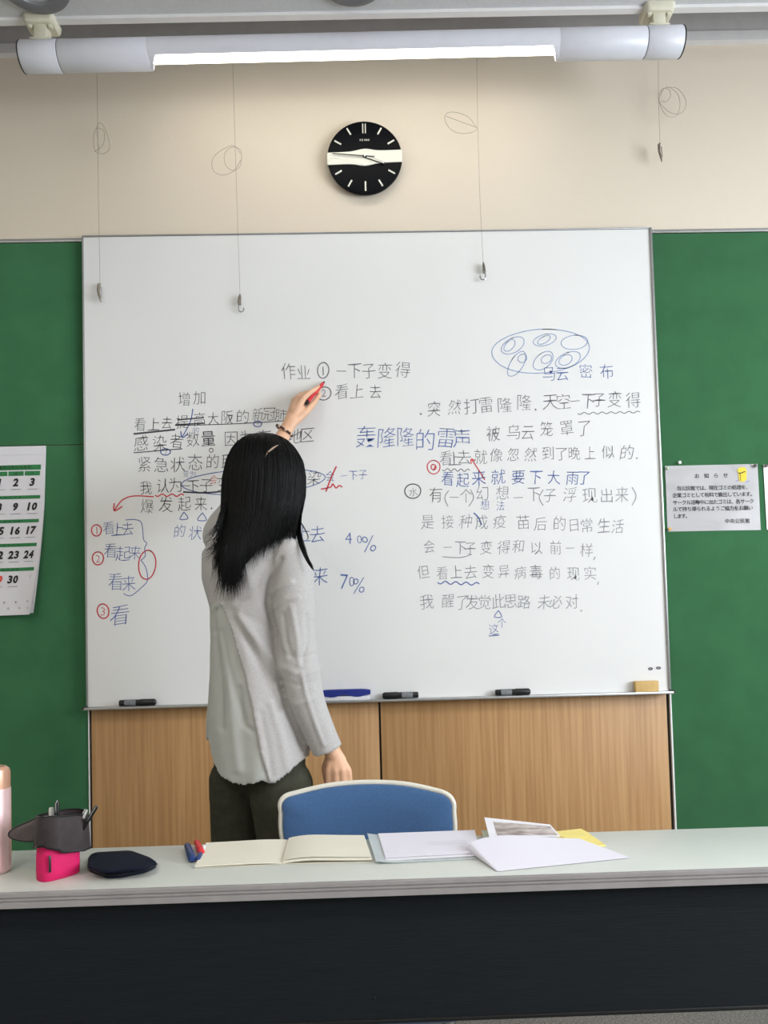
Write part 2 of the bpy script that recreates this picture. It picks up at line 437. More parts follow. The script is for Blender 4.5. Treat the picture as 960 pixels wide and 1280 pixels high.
def writing(m, items, off=-.014, label=None, wd=1.3):
    """items: (char, px, py, size_px) or ('~', pts) strokes, all given where they stand on the board"""
    # marks that stand apart on the board become meshes of their own
    bb = []
    for it in items:
        if it[0] == 'line': xs_ = [p[0] for p in it[1]]; ys_ = [p[1] for p in it[1]]; bb.append((min(xs_), min(ys_), max(xs_), max(ys_)))
        elif it[0] == 'oval': bb.append((it[1]-it[3], it[2]-it[4], it[1]+it[3], it[2]+it[4]))
        elif it[0] == 'wave': bb.append((min(it[1], it[3]), min(it[2], it[4])-it[6], max(it[1], it[3]), max(it[2], it[4])+it[6]))
        else: bb.append((it[1]-it[3]/2, it[2]-it[3]/2, it[1]+it[3]/2, it[2]+it[3]/2))
    grp = list(range(len(items)))
    for i in range(len(items)):
        for j in range(i):
            gx = max(bb[i][0], bb[j][0])-min(bb[i][2], bb[j][2]); gy = max(bb[i][1], bb[j][1])-min(bb[i][3], bb[j][3])
            if gx < (26 if gy < 0 else 4) and gy < 4:
                a_, c_ = grp[i], grp[j]
                if a_ != c_: grp = [c_ if g_ == a_ else g_ for g_ in grp]
    ids = sorted(set(grp), key=grp.index)
    if len(ids) > 1:
        for g_ in ids: writing(m, [it for it, h in zip(items, grp) if h == g_], off, None, wd)
        return
    V, Fc = [], []
    for it in items:
        if it[0] == 'line':
            pts = [WP(*p) for p in it[1]]; w_ = it[2] if len(it) > 2 else wd
            if len(pts) > 2: pts = [(q.x, q.y) for q in catmull([Vector((p[0], p[1], 0)) for p in pts], 6)]
            stroke(V, Fc, pts, w_*PM, onboard)
        elif it[0] == 'oval':
            _, px, py, rx, ry, rt = it[:6]; w_ = it[6] if len(it) > 6 else wd
            c = WP(px, py); n = 36; pts = []
            for k in range(n+2):
                a = 2*PI*k/n*1.02 + 1.2; gx = rx*PM*(1+.02*math.sin(3*a))*math.cos(a); gz = ry*PM*math.sin(a)
                pts.append((c[0]+gx*math.cos(rt)-gz*math.sin(rt), c[1]+gx*math.sin(rt)+gz*math.cos(rt)))
            stroke(V, Fc, pts, w_*PM, onboard)
        elif it[0] == 'wave':
            _, x0, y0, x1, y1, n, amp = it[:7]; pts = []
            for k in range(n*8+1):
                t = k/(n*8); p = WP(x0+(x1-x0)*t, y0+(y1-y0)*t + amp*math.sin(2*PI*n*t)); pts.append(p)
            stroke(V, Fc, pts, (it[7] if len(it) > 7 else wd)*PM, onboard)
        else:
            ch, px, py, s = it[:4]; c = WP(px, py)
            put_glyph(V, Fc, ch, c[0]+random.uniform(-.6, .6)*PM, c[1]+random.uniform(-.7, .7)*PM, s*PM*(1 if ord(ch) < 128 else .66 if ch == '一' else random.uniform(.86, .97)), off, onboard, shear=random.uniform(.0, .14), rot=random.uniform(-.02, .07),
                      own=(ord(ch) < 128), wob=random.uniform(.02, .034), sx=random.uniform(.84, .96))
    o = flat_mesh('handwriting', V, Fc, m, wb)
    if label: o['label'] = label
    return o
def row(s, size, *pts):
    """characters of s at the listed places"""
    return [(c, p[0], p[1], size) for c, p in zip(s, pts)]
writing('ink_grey', row('作业一下子变得', 21, (361,464), (380,466), (426,465), (443.5,463), (461,464), (481,464), (503,463)) + [('1', 404, 463, 11), ('oval', 404, 463, 7, 10, -.1)], label='grey marker heading line')
writing('ink_grey', row('看上去', 19, (427,490), (447,490), (469.6,490)) + [('2', 405, 492, 9), ('oval', 405, 492, 9, 8, .5)], label='second grey marker heading line')
writing('ink_black', row('增加', 18, (230,499), (250,497)))
writing('ink_black', row('看上去提高大阪的新冠肺', 16.5, (175,531.5), (192,531.5), (209,528.5), (228,527), (250,525), (267,524), (284.5,522), (303,521), (322,519), (337,517.5), (351.5,519)) +
        [('line', [(167,542.5), (219,537)], 2.2), ('line', [(219,531), (256,529)], 1.6), ('line', [(222,525), (255,522)], 1.6), ('line', [(219,532), (290,530), (359,526)], 1.0)])
writing('ink_black', row('感染者数量。因为有地区', 19, (176.5,555), (200,554), (220,552), (240.6,550), (260,549), (270,556.5), (289,549), (308,547), (331,546), (369,546), (384,544)) + [('line', [(167,566), (228,561)], 1.2)])
writing('ink_black', row('紧急状态的取', 20, (180,581.5), (201.5,581), (222,581.5), (244,579), (266,577.5), (286,577)))
writing('ink_black', row('我认为一下子变染', 18, (182,610), (203,608), (219,607), (232,608), (242,607.5), (258,606.5), (280,605), (393,597.5)) + [('line', [(229,615), (256,616), (281,614)], 2.0)])
writing('ink_black', row('爆发起来', 19, (184,633), (208,631.5), (231,630), (251.5,630)) + [('line', [(264,635), (265,636)], 2.4)])
writing('ink_blue', [('oval', 317, 602, 89, 16, .03, 1.1), ('line', [(241,511), (238,527), (228,546)], 1.2), ('line', [(226,539), (228,547), (235,542)], 1.4),
        ('的', 244, 538, 9), ('变', 233, 592, 9), ('为', 241, 593, 9), ('1', 322, 529, 5), ('oval', 322, 530, 5, 3.5, 0), ('2', 207, 565, 5), ('oval', 207, 565, 6, 4, 0), ('line', [(289.5,560), (291,561)], 3),
        ('line', [(230,640), (225,649), (235,648), (230,640)], 1.1), ('line', [(253,641), (247,650), (258,650), (253,641)], 1.1)], label='small blue correction marks')
writing('ink_blue', row('的状', 17, (225,664), (244,666)))
writing('ink_blue', row('看上去', 17, (135.6,660), (147,662), (160,661)))
writing('ink_blue', row('看起来', 18, (138,689), (153.5,692), (169,691)))
writing('ink_blue', row('看来', 21, (144,727), (161,729)))
writing('ink_blue', [('看', 150, 770, 27)])
writing('ink_blue', [('line', [(157,650), (169,649.6), (177,654), (179.5,674), (183.5,679), (181,685), (181.5,695), (176,700.6)], 1.0),
        ('line', [(176,700), (182.5,710), (184.4,725), (178,733.4), (164,744.6), (154.4,742)], 1.0)], label='blue curly bracket')
writing('ink_red', [('1', 120.6, 663, 9), ('oval', 120.6, 663, 6, 7, 0), ('2', 122.5, 698, 9), ('oval', 122.5, 698, 6.8, 8, 0), ('3', 129, 764, 10), ('oval', 129, 764, 7, 9, .2),
        ('oval', 184, 706, 10.5, 18, -.1), ('会', 266.5, 600, 11), ('wave', 194, 619, 230, 619, 3, 1.5, 1.5), ('line', [(192,621), (168,620), (153,625), (143,638)], 1.5), ('line', [(143,629), (143,638.5), (153,633)], 1.6)], wd=1.5, label='red circled numbers and marks')
writing('ink_red', [('line', [(420.5,583), (414,597), (407.5,614.5)], 1.8), ('line', [(401,611.5), (413,609), (416,605), (420,610), (424,607), (428,609)], 1.6)], label='red crossing-out stroke')
writing('ink_blue', row('会一下子', 13, (413,596), (430,595), (441.6,594), (453,594)))
writing('ink_blue', row('上去', 23, (379,667), (397,668)) + [('4', 435, 672, 14), ('0', 449, 675, 10), ('%', 461, 679, 20)])
writing('ink_blue', [('来', 400, 720, 24), ('7', 430, 727, 18), ('0', 439.5, 727, 12), ('%', 449, 732, 19)])
writing('ink_lightblue', [('oval', 676, 439, 62, 28, .05, 1.1), ('oval', 641, 432, 16, 9, .5), ('oval', 637, 432, 9, 5, .8), ('oval', 681, 425, 15, 7, .25), ('oval', 680, 425, 9, 4, .5), ('oval', 718, 428, 17, 9, .1), ('oval', 646, 455, 18, 8, 1.0),
        ('oval', 653, 448, 6, 5, .6), ('oval', 679, 451, 15, 9, .7), ('oval', 683, 449, 7, 5, .5), ('oval', 710, 450, 17, 9, .4), ('oval', 707, 450, 9, 6, .5)], wd=1.0, label='faint blue cloud drawing of ovals')
writing('ink_blue', row('乌云密布', 19, (686,467), (702,468), (732,465), (758,465)) + [('line', [(687,464.5), (690,465.5)], 3)])
writing('ink_grey', row('突然打雷隆隆天空一下子变得', 20, (543,512), (568,510), (590,508), (608,507), (631,506), (655,504), (688,502), (705,502), (718,502), (735,502), (748,500), (768,500), (792,500)) +
        [('line', [(525,517), (527,518)], 2.2), ('line', [(669,511), (670,513)], 1.8), ('wave', 722, 517, 800, 515, 7, 1.2, 1.0)])
writing('ink_blue', row('轰隆隆的雷声', 26, (457,547), (483,547), (507,547), (532,550), (558,548), (577,548)))
writing('ink_grey', row('被乌云笼罩了', 20, (617,543), (642,540), (660,540), (683,536), (708,535), (730,536)))
writing('ink_grey', row('看上去就像忽然到了晚上似的', 18, (557,573), (568,574), (580,572), (601,572), (620,570), (642,568), (663,568), (685,567), (702,567), (718,567), (738,567), (760,566), (783,566)) +
        [('wave', 553, 587, 587, 588, 4, 1.6, 1.0), ('line', [(796,572), (796,573.5)], 1.8)])
writing('ink_red', [('oval', 542, 584, 8, 8.5, 0), ('oval', 542, 584, 3, 3.5, .3), ('line', [(542,588), (544,583)], 1.4), ('line', [(590,575), (598,587), (606,600)], 1.4), ('line', [(589,580), (589,574), (594,576)], 1.4)], label='red ring and pointing line')
writing('ink_blue', row('看起来就要下大雨了', 19, (560,599), (578,600), (598,598), (623,597), (648,597), (670,597), (692,597), (715,597), (730,597)), off=-.008)
writing('ink_black', [('水', 516, 615, 12), ('oval', 516, 614, 10, 9, .1), ('有', 545, 618, 19)])
writing('ink_pale', row('一个幻想一下子浮现出来', 19, (567,622), (583,620), (603,617), (628,617), (648,622), (667,618), (687,620), (712,619), (737,620), (758,620), (778,618)) +
        [('line', [(561,613), (556,622), (560,633)], 1.1), ('line', [(588,612), (592,622), (586,633)], 1.1), ('line', [(679,612), (674,622), (679,632)], 1.1), ('line', [(790,609), (795,620), (790,632)], 1.1)], off=-.012)
writing('ink_blue', row('想法', 12, (606,632), (625,632)) + [('line', [(592,641), (598,647), (602,656)], 1.6)])
writing('ink_pale', row('是接种成疫苗后的日常生活', 18, (535,653), (560,653), (582,652), (602,653), (625,653), (654,653), (675,655), (699,655), (718,657), (733,657), (755,657), (772,658)), off=-.012)
writing('ink_pale', row('会一下子变得和以前一样', 17, (536,683), (560,685), (575,685), (588,685), (608,685), (630,684), (648,683), (670,685), (695,685), (713,686), (733,688)) +
        [('line', [(553,696), (575,697), (590,693)], 1.0), ('line', [(744,696), (742,700)], 1.2)], off=-.012)
writing('ink_pale', row('但看上去变异病毒的现实', 17, (529,715), (553,716), (570,716), (588,716), (610,715), (630,715), (650,716), (670,716), (693,717), (717,717), (737,717)) + [('line', [(748,727), (747,731)], 1.2)], off=-.012)
writing('ink_blue', [('wave', 547, 728, 599, 730, 4, 1.8, 1.4), ('line', [(623,763), (618,771), (627,771), (623,763)], 1.1), ('这', 617, 787, 14), ('个', 628, 779, 13), ('line', [(611,795), (624,794)], 1.2)], label='small blue notes under the last lines')
writing('ink_pale', row('我醒了发觉此思路未必对', 18, (533,752), (560,752), (577,753), (590,753), (606,753), (623,752), (638,752), (655,752), (680,753), (695,753), (715,753)) + [('line', [(726,763), (727,764)], 2.4)], off=-.012)
# small printed marks low at the right corner
writing('ink_grey', [('oval', 813, 836, 2.4, 1.3, 0, 1.2), ('oval', 823, 835, 2.6, 1.3, 0, 1.2), ('line', [(810,836), (816,836)], .8), ('line', [(820,835), (826,835)], .8)], label='two tiny printed emblems at the corner')

# --- things on the tray
TZ = ZB-.004
def marker_lying(name, p0, p1, r, body, capm, label, group, band=True):
    """p0 = tail, p1 = cap end"""
    p0, p1 = Vector(p0), Vector(p1); d = p1-p0; L = d.length; d.normalize()
    t = thing(name, label, 'marker', (p0+p1)/2 - Vector((0, 0, r)), group)
    b = nb(); lathe(b, [(r*.55, 0), (r*.8, .001), (r*.86, .004), (r*.9, L*.58)], p0, d, 16); obj('barrel', b, body, t)
    b = nb(); lathe(b, [(r*.98, 0), (r, .001), (r*.97, L*.36), (r*.8, L*.40), (r*.5, L*.42)], p0+d*L*.58, d, 16); obj('cap', b, capm, t)
    if band:
        b = nb(); lathe(b, [(r*.94, 0), (r*.945, .002), (r*.945, L*.3), (r*.93, L*.302)], p0+d*L*.16, d, 16); obj('paper_band', b, band if isinstance(band, str) else 'white_plastic', t)
    return t
def traym(xa, xb, y, r, label):
    a = PY(xa, 0, y).x if 0 else None
    pa = PY(xa, 868, y); pb = PY(xb, 868, y)
    return marker_lying('whiteboard_marker', (pa.x, y, TZ+r), (pb.x, y, TZ+r), r, 'black_plastic', 'black_plastic', label, 'markers on the whiteboard tray', 'grey_band')
traym(149, 195, -.047, .0115, 'black whiteboard marker at the left end of the pen tray')
traym(523, 478, -.047, .0115, 'black whiteboard marker right of the blue eraser')
traym(619, 663, -.047, .0115, 'black whiteboard marker between the middle and the tan sponge')
# blue eraser
a = PY(398, 860, -.06).x; c = PY(463, 860, -.06).x
er = thing('board_eraser', 'blue whiteboard eraser with white felt on the pen tray', 'eraser', ((a+c)/2, -.055, TZ))
b = nb(); box(b, (a+.003, -.056, TZ), (c-.003, -.034, TZ+.014), .002); obj('felt_pad', b, 'eraser_felt', er)
b = nb(); rr = []
for k in range(17):
    x = a+(c-a)*k/16; e = abs(k-8)/8; zt = TZ+.036-.004*e**6; zb_ = TZ+.013 + .008*math.exp(-((e-.05)/.9)**8)*math.cos(e*PI*1.1)*0 + (.006 if e > .8 else 0)
    zb_ = TZ+.011 + .007*(.5+.5*math.cos(e*2*PI)) if e < 1 else TZ+.018
    rr.append([Vector((x, -.058, zb_)), Vector((x, -.058, zt-.003)), Vector((x, -.055, zt)), Vector((x, -.035, zt)), Vector((x, -.032, zt-.003)), Vector((x, -.032, zb_))])
skin_rings(b, rr); obj('plastic_grip', b, 'eraser_blue', er)
pa = PY(794, 855, -.05); pb = PY(823, 855, -.05)
tag(obj('sponge', box(nb(), (pa.x, -.054, TZ), (pb.x, -.032, TZ+.036), .002), 'tan'), 'small tan rectangular sponge at the right end of the pen tray', 'sponge')

# ------------------------------------------------------------------ wall clock
CC = PY(456, 203, 0); R = .1285; CYF = -.030
ck = thing('wall_clock', 'round black wall clock with a white wavy band above the whiteboard', 'clock', (CC.x, 0, CC.z))
b = nb(); lathe(b, [(R*.90, .0), (R*.96, .008), (R, .020), (R, .0255), (R*.985, .0276), (R*.97, .0278), (0.001, .0278)], (CC.x, 0, CC.z), (0, -1, 0), 64, cap=False); obj('case', b, 'clock_face', ck)
def cl(x, z, y=-.029): return Vector((CC.x+x*R, y, CC.z+z*R))
b = nb(); top, bot = [], []
tilt = .02
for k in range(33):
    x = -1+2*k/32; xx = x*.999
    h = .165 + .065*math.exp(-(x/.26)**2); h = min(h, 1); cxz = .03*x
    top.append((xx, cxz+h-.01)); bot.append((xx, cxz-h-.01))
poly = [cl(*p, y=-.0285) for p in top] + [cl(*p, y=-.0285) for p in reversed(bot)]
prism(b, poly, (0, -.003, 0)); obj('white_band', b, 'clock_band', ck, smooth=False)
for h in range(1, 13):
    if h in (3, 9): continue
    an = PI/2 - h*PI/6
    b = nb()
    for off in ((-.035, .035) if h == 12 else (0,)):
        d = Vector((math.cos(an), 0, math.sin(an))); s = Vector((d.z, 0, -d.x)); c0 = Vector((CC.x, -.0285, CC.z)) + s*off*R
        hw = .014*R if h == 12 else .02*R
        r0, r1 = (.66, .92) if h in (12, 6) else (.72, .92)
        prism(b, [c0+d*r0*R+s*hw, c0+d*r1*R+s*hw, c0+d*r1*R-s*hw, c0+d*r0*R-s*hw], (0, -.0015, 0))
    obj('hour_mark', b, 'clock_band', ck, smooth=False)
def clhand(name, ang, l, tail, wd, y, m):
    b = nb(); d = Vector((math.cos(ang), 0, math.sin(ang))); s = Vector((d.z, 0, -d.x)); c0 = Vector((CC.x, y, CC.z))
    prism(b, [c0-d*tail*R+s*wd*R, c0+d*l*R+s*wd*.8*R, c0+d*l*R-s*wd*.8*R, c0-d*tail*R-s*wd*R], (0, -.0012, 0)); obj(name, b, m, ck, smooth=False)
clhand('hour_hand', -math.radians(20.5), .57, .05, .034, -.0335, 'black_plastic')
clhand('hour_hand_inlay', -math.radians(20.5), .545, -.06, .018, -.0349, 'clock_band')
clhand('minute_hand', PI-math.radians(5), .86, .26, .014, -.0365, 'black_plastic')
b = nb(); lathe(b, [(.03*R, 0), (.03*R, .005), (.018*R, .007)], (CC.x, -.033, CC.z), (0, -1, 0), 16); obj('centre_pin', b, 'chrome', ck)
V, Fc = [], []
def onclock(x, z): return Vector((x, -.0290, z))
for i, ch in enumerate('SEIKO'): put_glyph(V, Fc, ch, CC.x+(-.11+.055*i)*R, CC.z+.475*R, .052*R, .035, onclock, own=True)
flat_mesh('brand_lettering', V, Fc, 'clock_band', ck, kind='stuff')
V, Fc = [], []
def onband(x, z): return Vector((x, -.0321, z))
for i, ch in enumerate('QUARTZ'): put_glyph(V, Fc, ch, CC.x+(-.91+.045*i)*R, CC.z-.035*R, .024*R, .0, onband, own=True)
flat_mesh('small_lettering', V, Fc, 'print_grey', ck, kind='stuff')

# ------------------------------------------------------------------ board lamp
pl, pr = PY(29, 71.5, -.30), PY(850, 52.5, -.30)
ax = (pr-pl).normalized(); LR = .0445
bl = thing('board_lamp', 'long white tubular lamp with lit fluorescent tube above the whiteboard', 'lamp', (pl+pr)/2)
fy = Vector((0, -1, 0)); up = ax.cross(fy)*-1
if up.z < 0: up = -up
def lp(px): # distance along the lamp for a pixel column
    t0, t1 = 0.0, (pr-pl).length; return t0+(t1-t0)*(px-29)/(850-29)
def arc_shell(bm, s0, s1, a0, a1, r, th, n=28, mi=0):
    rings = []
    for s in (s0, s1):
        ring = []
        for k in range(n+1):
            a = a0+(a1-a0)*k/n; ring.append(pl+ax*s+fy*(r*math.cos(a))+up*(r*math.sin(a)))
        for k in range(n, -1, -1):
            a = a0+(a1-a0)*k/n; ring.append(pl+ax*s+fy*((r-th)*math.cos(a))+up*((r-th)*math.sin(a)))
        rings.append(ring)
    skin_rings(bm, rings, True, True, mi)
for nm, s0, s1, rr_ in (('end_cap', 0, lp(75), LR), ('sleeve', lp(75.8), lp(186), LR*.985), ('sleeve', lp(694), lp(804), LR*.985), ('end_cap', lp(805), lp(850), LR)):
    b = nb(); lathe(b, [(rr_*.96, 0), (rr_, .003), (rr_, s1-s0-.003), (rr_*.96, s1-s0)], pl+ax*s0, ax, 40); obj(nm, b, 'lamp_white', bl)
for s in (lp(29)-.003, lp(850)):
    b = nb(); lathe(b, [(LR*.96, 0), (LR*1.0, .0005), (LR*1.0, .003), (LR*.9, .0035)], pl+ax*s, ax, 40); obj('black_end_ring', b, 'black_plastic', bl)
b = nb(); arc_shell(b, lp(186), lp(694), math.radians(-40), math.radians(172), LR*.985, .0015)
obj('reflector_shell', b, 'lamp_white', bl)
# curved lips where the shell opens
for s0, sg in ((lp(186), 1), (lp(694), -1)):
    b = nb(); rings = []
    for k in range(7):
        e = k/6*.026; lim = math.radians(-40-85*(1-math.sin(k/6*PI/2)))
        rings.append([pl+ax*(s0+sg*e)+fy*(LR*.984*math.cos(a))+up*(LR*.984*math.sin(a)) for a in [lim+(math.radians(-40)-lim)*j/8-1e-4*j for j in range(9)]])
    skin_rings(b, rings, False, False); obj('curved_lip', b, 'lamp_white', bl)
b = nb(); lathe(b, [(.0128, 0), (.0128, lp(694)-lp(186)-.012)], pl+ax*(lp(186)+.006)-up*(LR*.25)-fy*(LR*.18), ax, 20); obj('fluorescent_tube', b, 'tube', bl)
for px in (53, 822):
    c = pl+ax*lp(px); b = nb(); zt = sofz(c.x)-.0005
    br = nb(); box(br, (c.x-.020, c.y-.02, c.z+LR*.8), (c.x+.020, c.y+.02, zt-.02), .004)
    o_ = obj('mounting_bracket', br, 'lamp_cream', bl)
    b = nb(); rings = []
    def rrect(hx, hy, z, n=6, rad=.014):
        out = []
        for qx, qy, a0 in ((1, 1, 0), (-1, 1, PI/2), (-1, -1, PI), (1, -1, 3*PI/2)):
            for k in range(n+1):
                a = a0+PI/2*k/n; out.append(Vector((c.x+qx*(hx-rad)+rad*math.cos(a), c.y+qy*(hy-rad)+rad*math.sin(a), z)))
        return out
    skin_rings(b, [rrect(.040, .03, zt-.026), rrect(.046, .036, zt-.020), rrect(.048, .038, zt-.004), rrect(.046, .036, zt)])
    obj('ceiling_plate', b, 'lamp_cream', bl)
    b = nb()
    for sx in (-1, 1): box(b, (c.x+sx*.030-.006, c.y-.022, zt-.034), (c.x+sx*.030+.006, c.y-.008, zt-.022), .002)
    box(b, (c.x-.032, c.y-.022, c.z+LR*.93), (c.x+.032, c.y+.022, c.z+LR*.93+.006), .002)
    obj('bracket_foot', b, 'lamp_cream', bl)

# ------------------------------------------------------------------ picture wires with hooks
def wire_thing(x_top, pts, hook_px, hook_kind, coils, label, y=-.042):
    ps = [PY(px, py, y) for px, py in pts]
    top = Vector((PY(x_top, 90, y).x, -.026, railz(ps[0].x)+.02))
    t = thing('picture_wire', label, 'wire', top, 'steel wires hanging from the picture rail')
    b = nb(); tube(b, [top, Vector((top.x, y, top.z-.02))] + ps, .0006, 5); obj('wire', b, 'wire', t)
    b = nb(); box(b, (top.x-.009, -.030, top.z-.018), (top.x+.009, -.0225, top.z+.022), .002); obj('rail_clip', b, 'alu', t)
    for cp in coils:
        q = [PY(px, py, y-.006-.006*math.sin(i)) for i, (px, py) in enumerate(cp)]
        b = nb(); tube(b, catmull(q, 6), .0007, 5); obj('coiled_end', b, 'wire', t)
    hx, hy = hook_px; c = PY(hx, hy, y); s = .0019
    if hook_kind == 'side':
        b = nb(); tube(b, [c, c+Vector((-.004, 0, -.006)), c+Vector((-.005, -.002, -.03)), c+Vector((.001, -.003, -.058)), c+Vector((.003, 0, -.066))], [.003, .006, .0055, .004, .002], 8, squash=.7); obj('hook', b, 'hook', t)
        b = nb(); tube(b, [c+Vector((.004, 0, -.012)), c+Vector((.005, -.001, -.05))], .0016, 6); obj('spring_catch', b, 'chrome', t)
    else:
        m = -1 if hook_kind == 'left' else 1
        b = nb(); tube(b, [c+Vector((0, 0, .001)), c+Vector((-.001*m, 0, -.008)), c+Vector((-.003*m, 0, -.03)), c+Vector((.001*m, 0, -.037))], [.0025, .006, .008, .0035], 8, squash=.5)
        obj('hook', b, 'hook', t)
        b = nb(); arc = [c+Vector((-.006*m+0, 0, -.030))] + [c+Vector((m*(.002-.009*math.cos(a)), 0, -.052-.009*math.sin(a))) for a in [k/10*PI*1.05 for k in range(11)]]
        tube(b, [c+Vector((-.005*m, 0, -.028))] + [c+Vector((m*(.003-.009*math.cos(a)), 0, -.050-.010*math.sin(a))) for a in [k/10*PI*1.1 for k in range(11)]], .0022, 7)
        obj('hook_bend', b, 'chrome', t)
    return t
wire_thing(121, [(121,86), (122,150), (123,250), (125,354)], (125, 354), 'side',
    [[(123,158), (118,165), (117,180), (120,190), (130,192), (137,184), (133,165), (126,154), (121,160), (124,190)], [(122,160), (130,164), (129,180), (118,190)]],
    'thin steel wire with a hook hanging over the left edge of the whiteboard')
wire_thing(291, [(291,80), (293,150), (296,250), (300,368)], (300, 368), 'right',
    [[(301,192), (290,182), (268,195), (266,212), (278,219), (294,213), (301,205), (301,188), (290,184), (281,192), (282,206), (292,213), (301,200)]],
    'thin steel wire with a hook left of the clock, reaching lowest')
wire_thing(596, [(596,75), (597,150), (600,250), (604,328)], (604, 328), 'left',
    [[(596,160), (585,146), (566,140), (556,145), (560,158), (572,166), (588,166), (596,160), (578,153), (557,145)]],
    'thin steel wire with a hook right of the clock')
wire_thing(823, [(823,70), (823,120), (824,150), (825,179)], (825, 179), 'side',
    [[(824,122), (830,111), (845,110), (856,122), (857,134), (850,142), (838,141), (826,130), (824,122), (833,109), (846,116), (850,130), (846,144), (836,146), (827,136), (823,120), (828,111), (836,112), (838,120), (833,127), (826,126)]],
    'short steel wire with a large loose coil above the right corner of the whiteboard')

# ------------------------------------------------------------------ papers on the green boards
GY = -.011
def tack(px, py, m, label, y=-.0145):
    p = PY(px, py, y); b = nb(); lathe(b, [(.0028, 0), (.0030, .004), (.0055, .005), (.0058, .0075), (.004, .009)], (p.x, y+.001, p.z), (0, -1, 0), 14)
    return tag(obj('push_pin', b, m), label, 'pin', 'push pins on the green boards')
# notice
c4 = [PY(831, 582.5, GY), PY(946.5, 580, GY), PY(951, 662.5, GY), PY(834.5, 664.5, GY)]
nt_ = thing('notice', 'laminated white Japanese notice with a yellow bin picture', 'notice', (sum((c for c in c4), Vector())/4))
def nmap(u, v, dy=0): # u right, v down, 0..1
    a = c4[0].lerp(c4[1], u); d = c4[3].lerp(c4[2], u); p = a.lerp(d, v); p.y = GY-.0012-dy-.0012*math.sin(u*7+1)*math.sin(v*5); return p
b = nb(); g = [[b.verts.new(nmap(i/12, j/8)) for i in range(13)] for j in range(9)]
for j in range(8):
    for i in range(12): b.faces.new((g[j][i], g[j+1][i], g[j+1][i+1], g[j][i+1]))
bmesh.ops.solidify(b, geom=b.faces[:], thickness=.0006)
M['laminate'] = mat('laminated_paper', (230,228,230), .32, var=.01, coat=.25)
obj('sheet', b, 'laminate', nt_)
V, Fc = [], []
NW = (c4[1]-c4[0]).length; NH = (c4[3]-c4[0]).length
def onnotice(x, z): return nmap(x/NW, -z/NH, .0012)
def nline(s, u0, u1, v, size, off=.012):
    n = len(s)
    for i, ch in enumerate(s):
        u = u0+(u1-u0)*(i/(n-1) if n > 1 else 0); put_glyph(V, Fc, ch, u*NW, -v*NH, size*.9*NH, off*.6, onnotice)
nline('お知らせ', .34, .65, .165, .075)
nline('当公民館では、現在ゴミの処理を、', .14, .885, .35, .072)
nline('企業ゴミとして有料で搬出しています。', .09, .93, .455, .072)
nline('サークル活動中に出たゴミは、各サーク', .09, .915, .565, .072)
nline('ルで持ち帰られるようご協力をお願い', .09, .90, .665, .072)
nline('します。', .09, .22, .77, .072)
nline('中央公民館', .64, .86, .86, .072)
flat_mesh('lettering', V, Fc, 'print_black', nt_, kind='stuff')
b = nb()
def npoly(bm, pts, dy=.0013, th=.0003): prism(bm, [nmap(u, v, dy) for u, v in pts], (0, -th, 0))
npoly(b, [(.775,.10), (.785,.07), (.82,.045), (.86,.05), (.875,.075), (.875,.12), (.87,.24), (.83,.27), (.79,.255), (.785,.13)]); obj('bin_picture', b, 'print_yellow', nt_, smooth=False)
b = nb(); npoly(b, [(.782,.125), (.81,.13), (.86,.105), (.862,.118), (.81,.145), (.782,.138)], .0017); npoly(b, [(.80,.14),(.806,.14),(.81,.25),(.805,.25)], .0017); obj('bin_outline', b, 'print_black', nt_, smooth=False)
b = nb(); npoly(b, [(.755,.245), (.785,.235), (.78,.255), (.76,.262)]); npoly(b, [(.868,.26), (.90,.25), (.895,.275), (.865,.28)]); obj('bin_shadow', b, 'print_lilac', nt_, smooth=False)
tack(849, 578.5, 'white_plastic', 'white push pin just above the notice'); tack(943, 582.5, 'tack_brown', 'dark brown pin in the top right corner of the yellow-bin notice')
tack(834, 585.5, 'tack_green', 'pale green pin in the top left corner of the notice'); tack(836.5, 661.5, 'tack_orange', 'orange pin in the bottom left corner of the notice')
# second sheet, cut by the frame
b = nb(); p = [PY(954, 581, GY-.001), PY(1068, 578, GY-.001), PY(1073, 660, GY-.001), PY(958.5, 662, GY-.001)]
prism(b, p, (0, -.0008, 0)); tag(obj('poster', b, 'laminate', smooth=False), 'laminated sheet right of the notice, its left edge only in view', 'notice')
tack(957, 582.5, 'tack_brown', 'dark brown pin in the corner of the sheet at the right picture edge')
# calendar
cal = thing('wall_calendar', 'white wall calendar with green bands and large black dates', 'calendar', PY(0, 765, GY))
CTL, CTR = PY(-96, 561, GY), PY(58, 557.5, GY); CBR = PY(52, 768, GY); CBL = PY(-96, 773, GY)
def cmap(u, v, dy=0):
    a = CTL.lerp(CTR, u); d = CBL.lerp(CBR, u); p = a.lerp(d, v)
    k = max(0, v-.35)/.65; e = max(0, (u-.75)/.25)
    p.x -= e**2*(.024*k**1.6)                       # the right edge curls off the wall
    p.y = GY-.004-dy - .012*k**1.5 - .020*e**2*k
    return p
def sheet(bm, f, nu, nv, th):
    g = [[bm.verts.new(f(i/nu, j/nv)) for i in range(nu+1)] for j in range(nv+1)]
    fs = [bm.faces.new((g[j][i], g[j+1][i], g[j+1][i+1], g[j][i+1])) for j in range(nv) for i in range(nu)]
    bmesh.ops.recalc_face_normals(bm, faces=fs)
    if th: bmesh.ops.solidify(bm, geom=fs, thickness=th)
    return bm
obj('top_page', sheet(nb(), lambda u, v: cmap(u, v), 24, 20, .0006), 'paper', cal)
def under(k):
    def f(u, v):
        p = cmap(min(u, 1), v*.992, -.0012*k); e = max(0, (u-.75)/.25); kk = max(0, v-.35)/.65
        p.x += e*kk**1.5*.005*k; return p
    return f
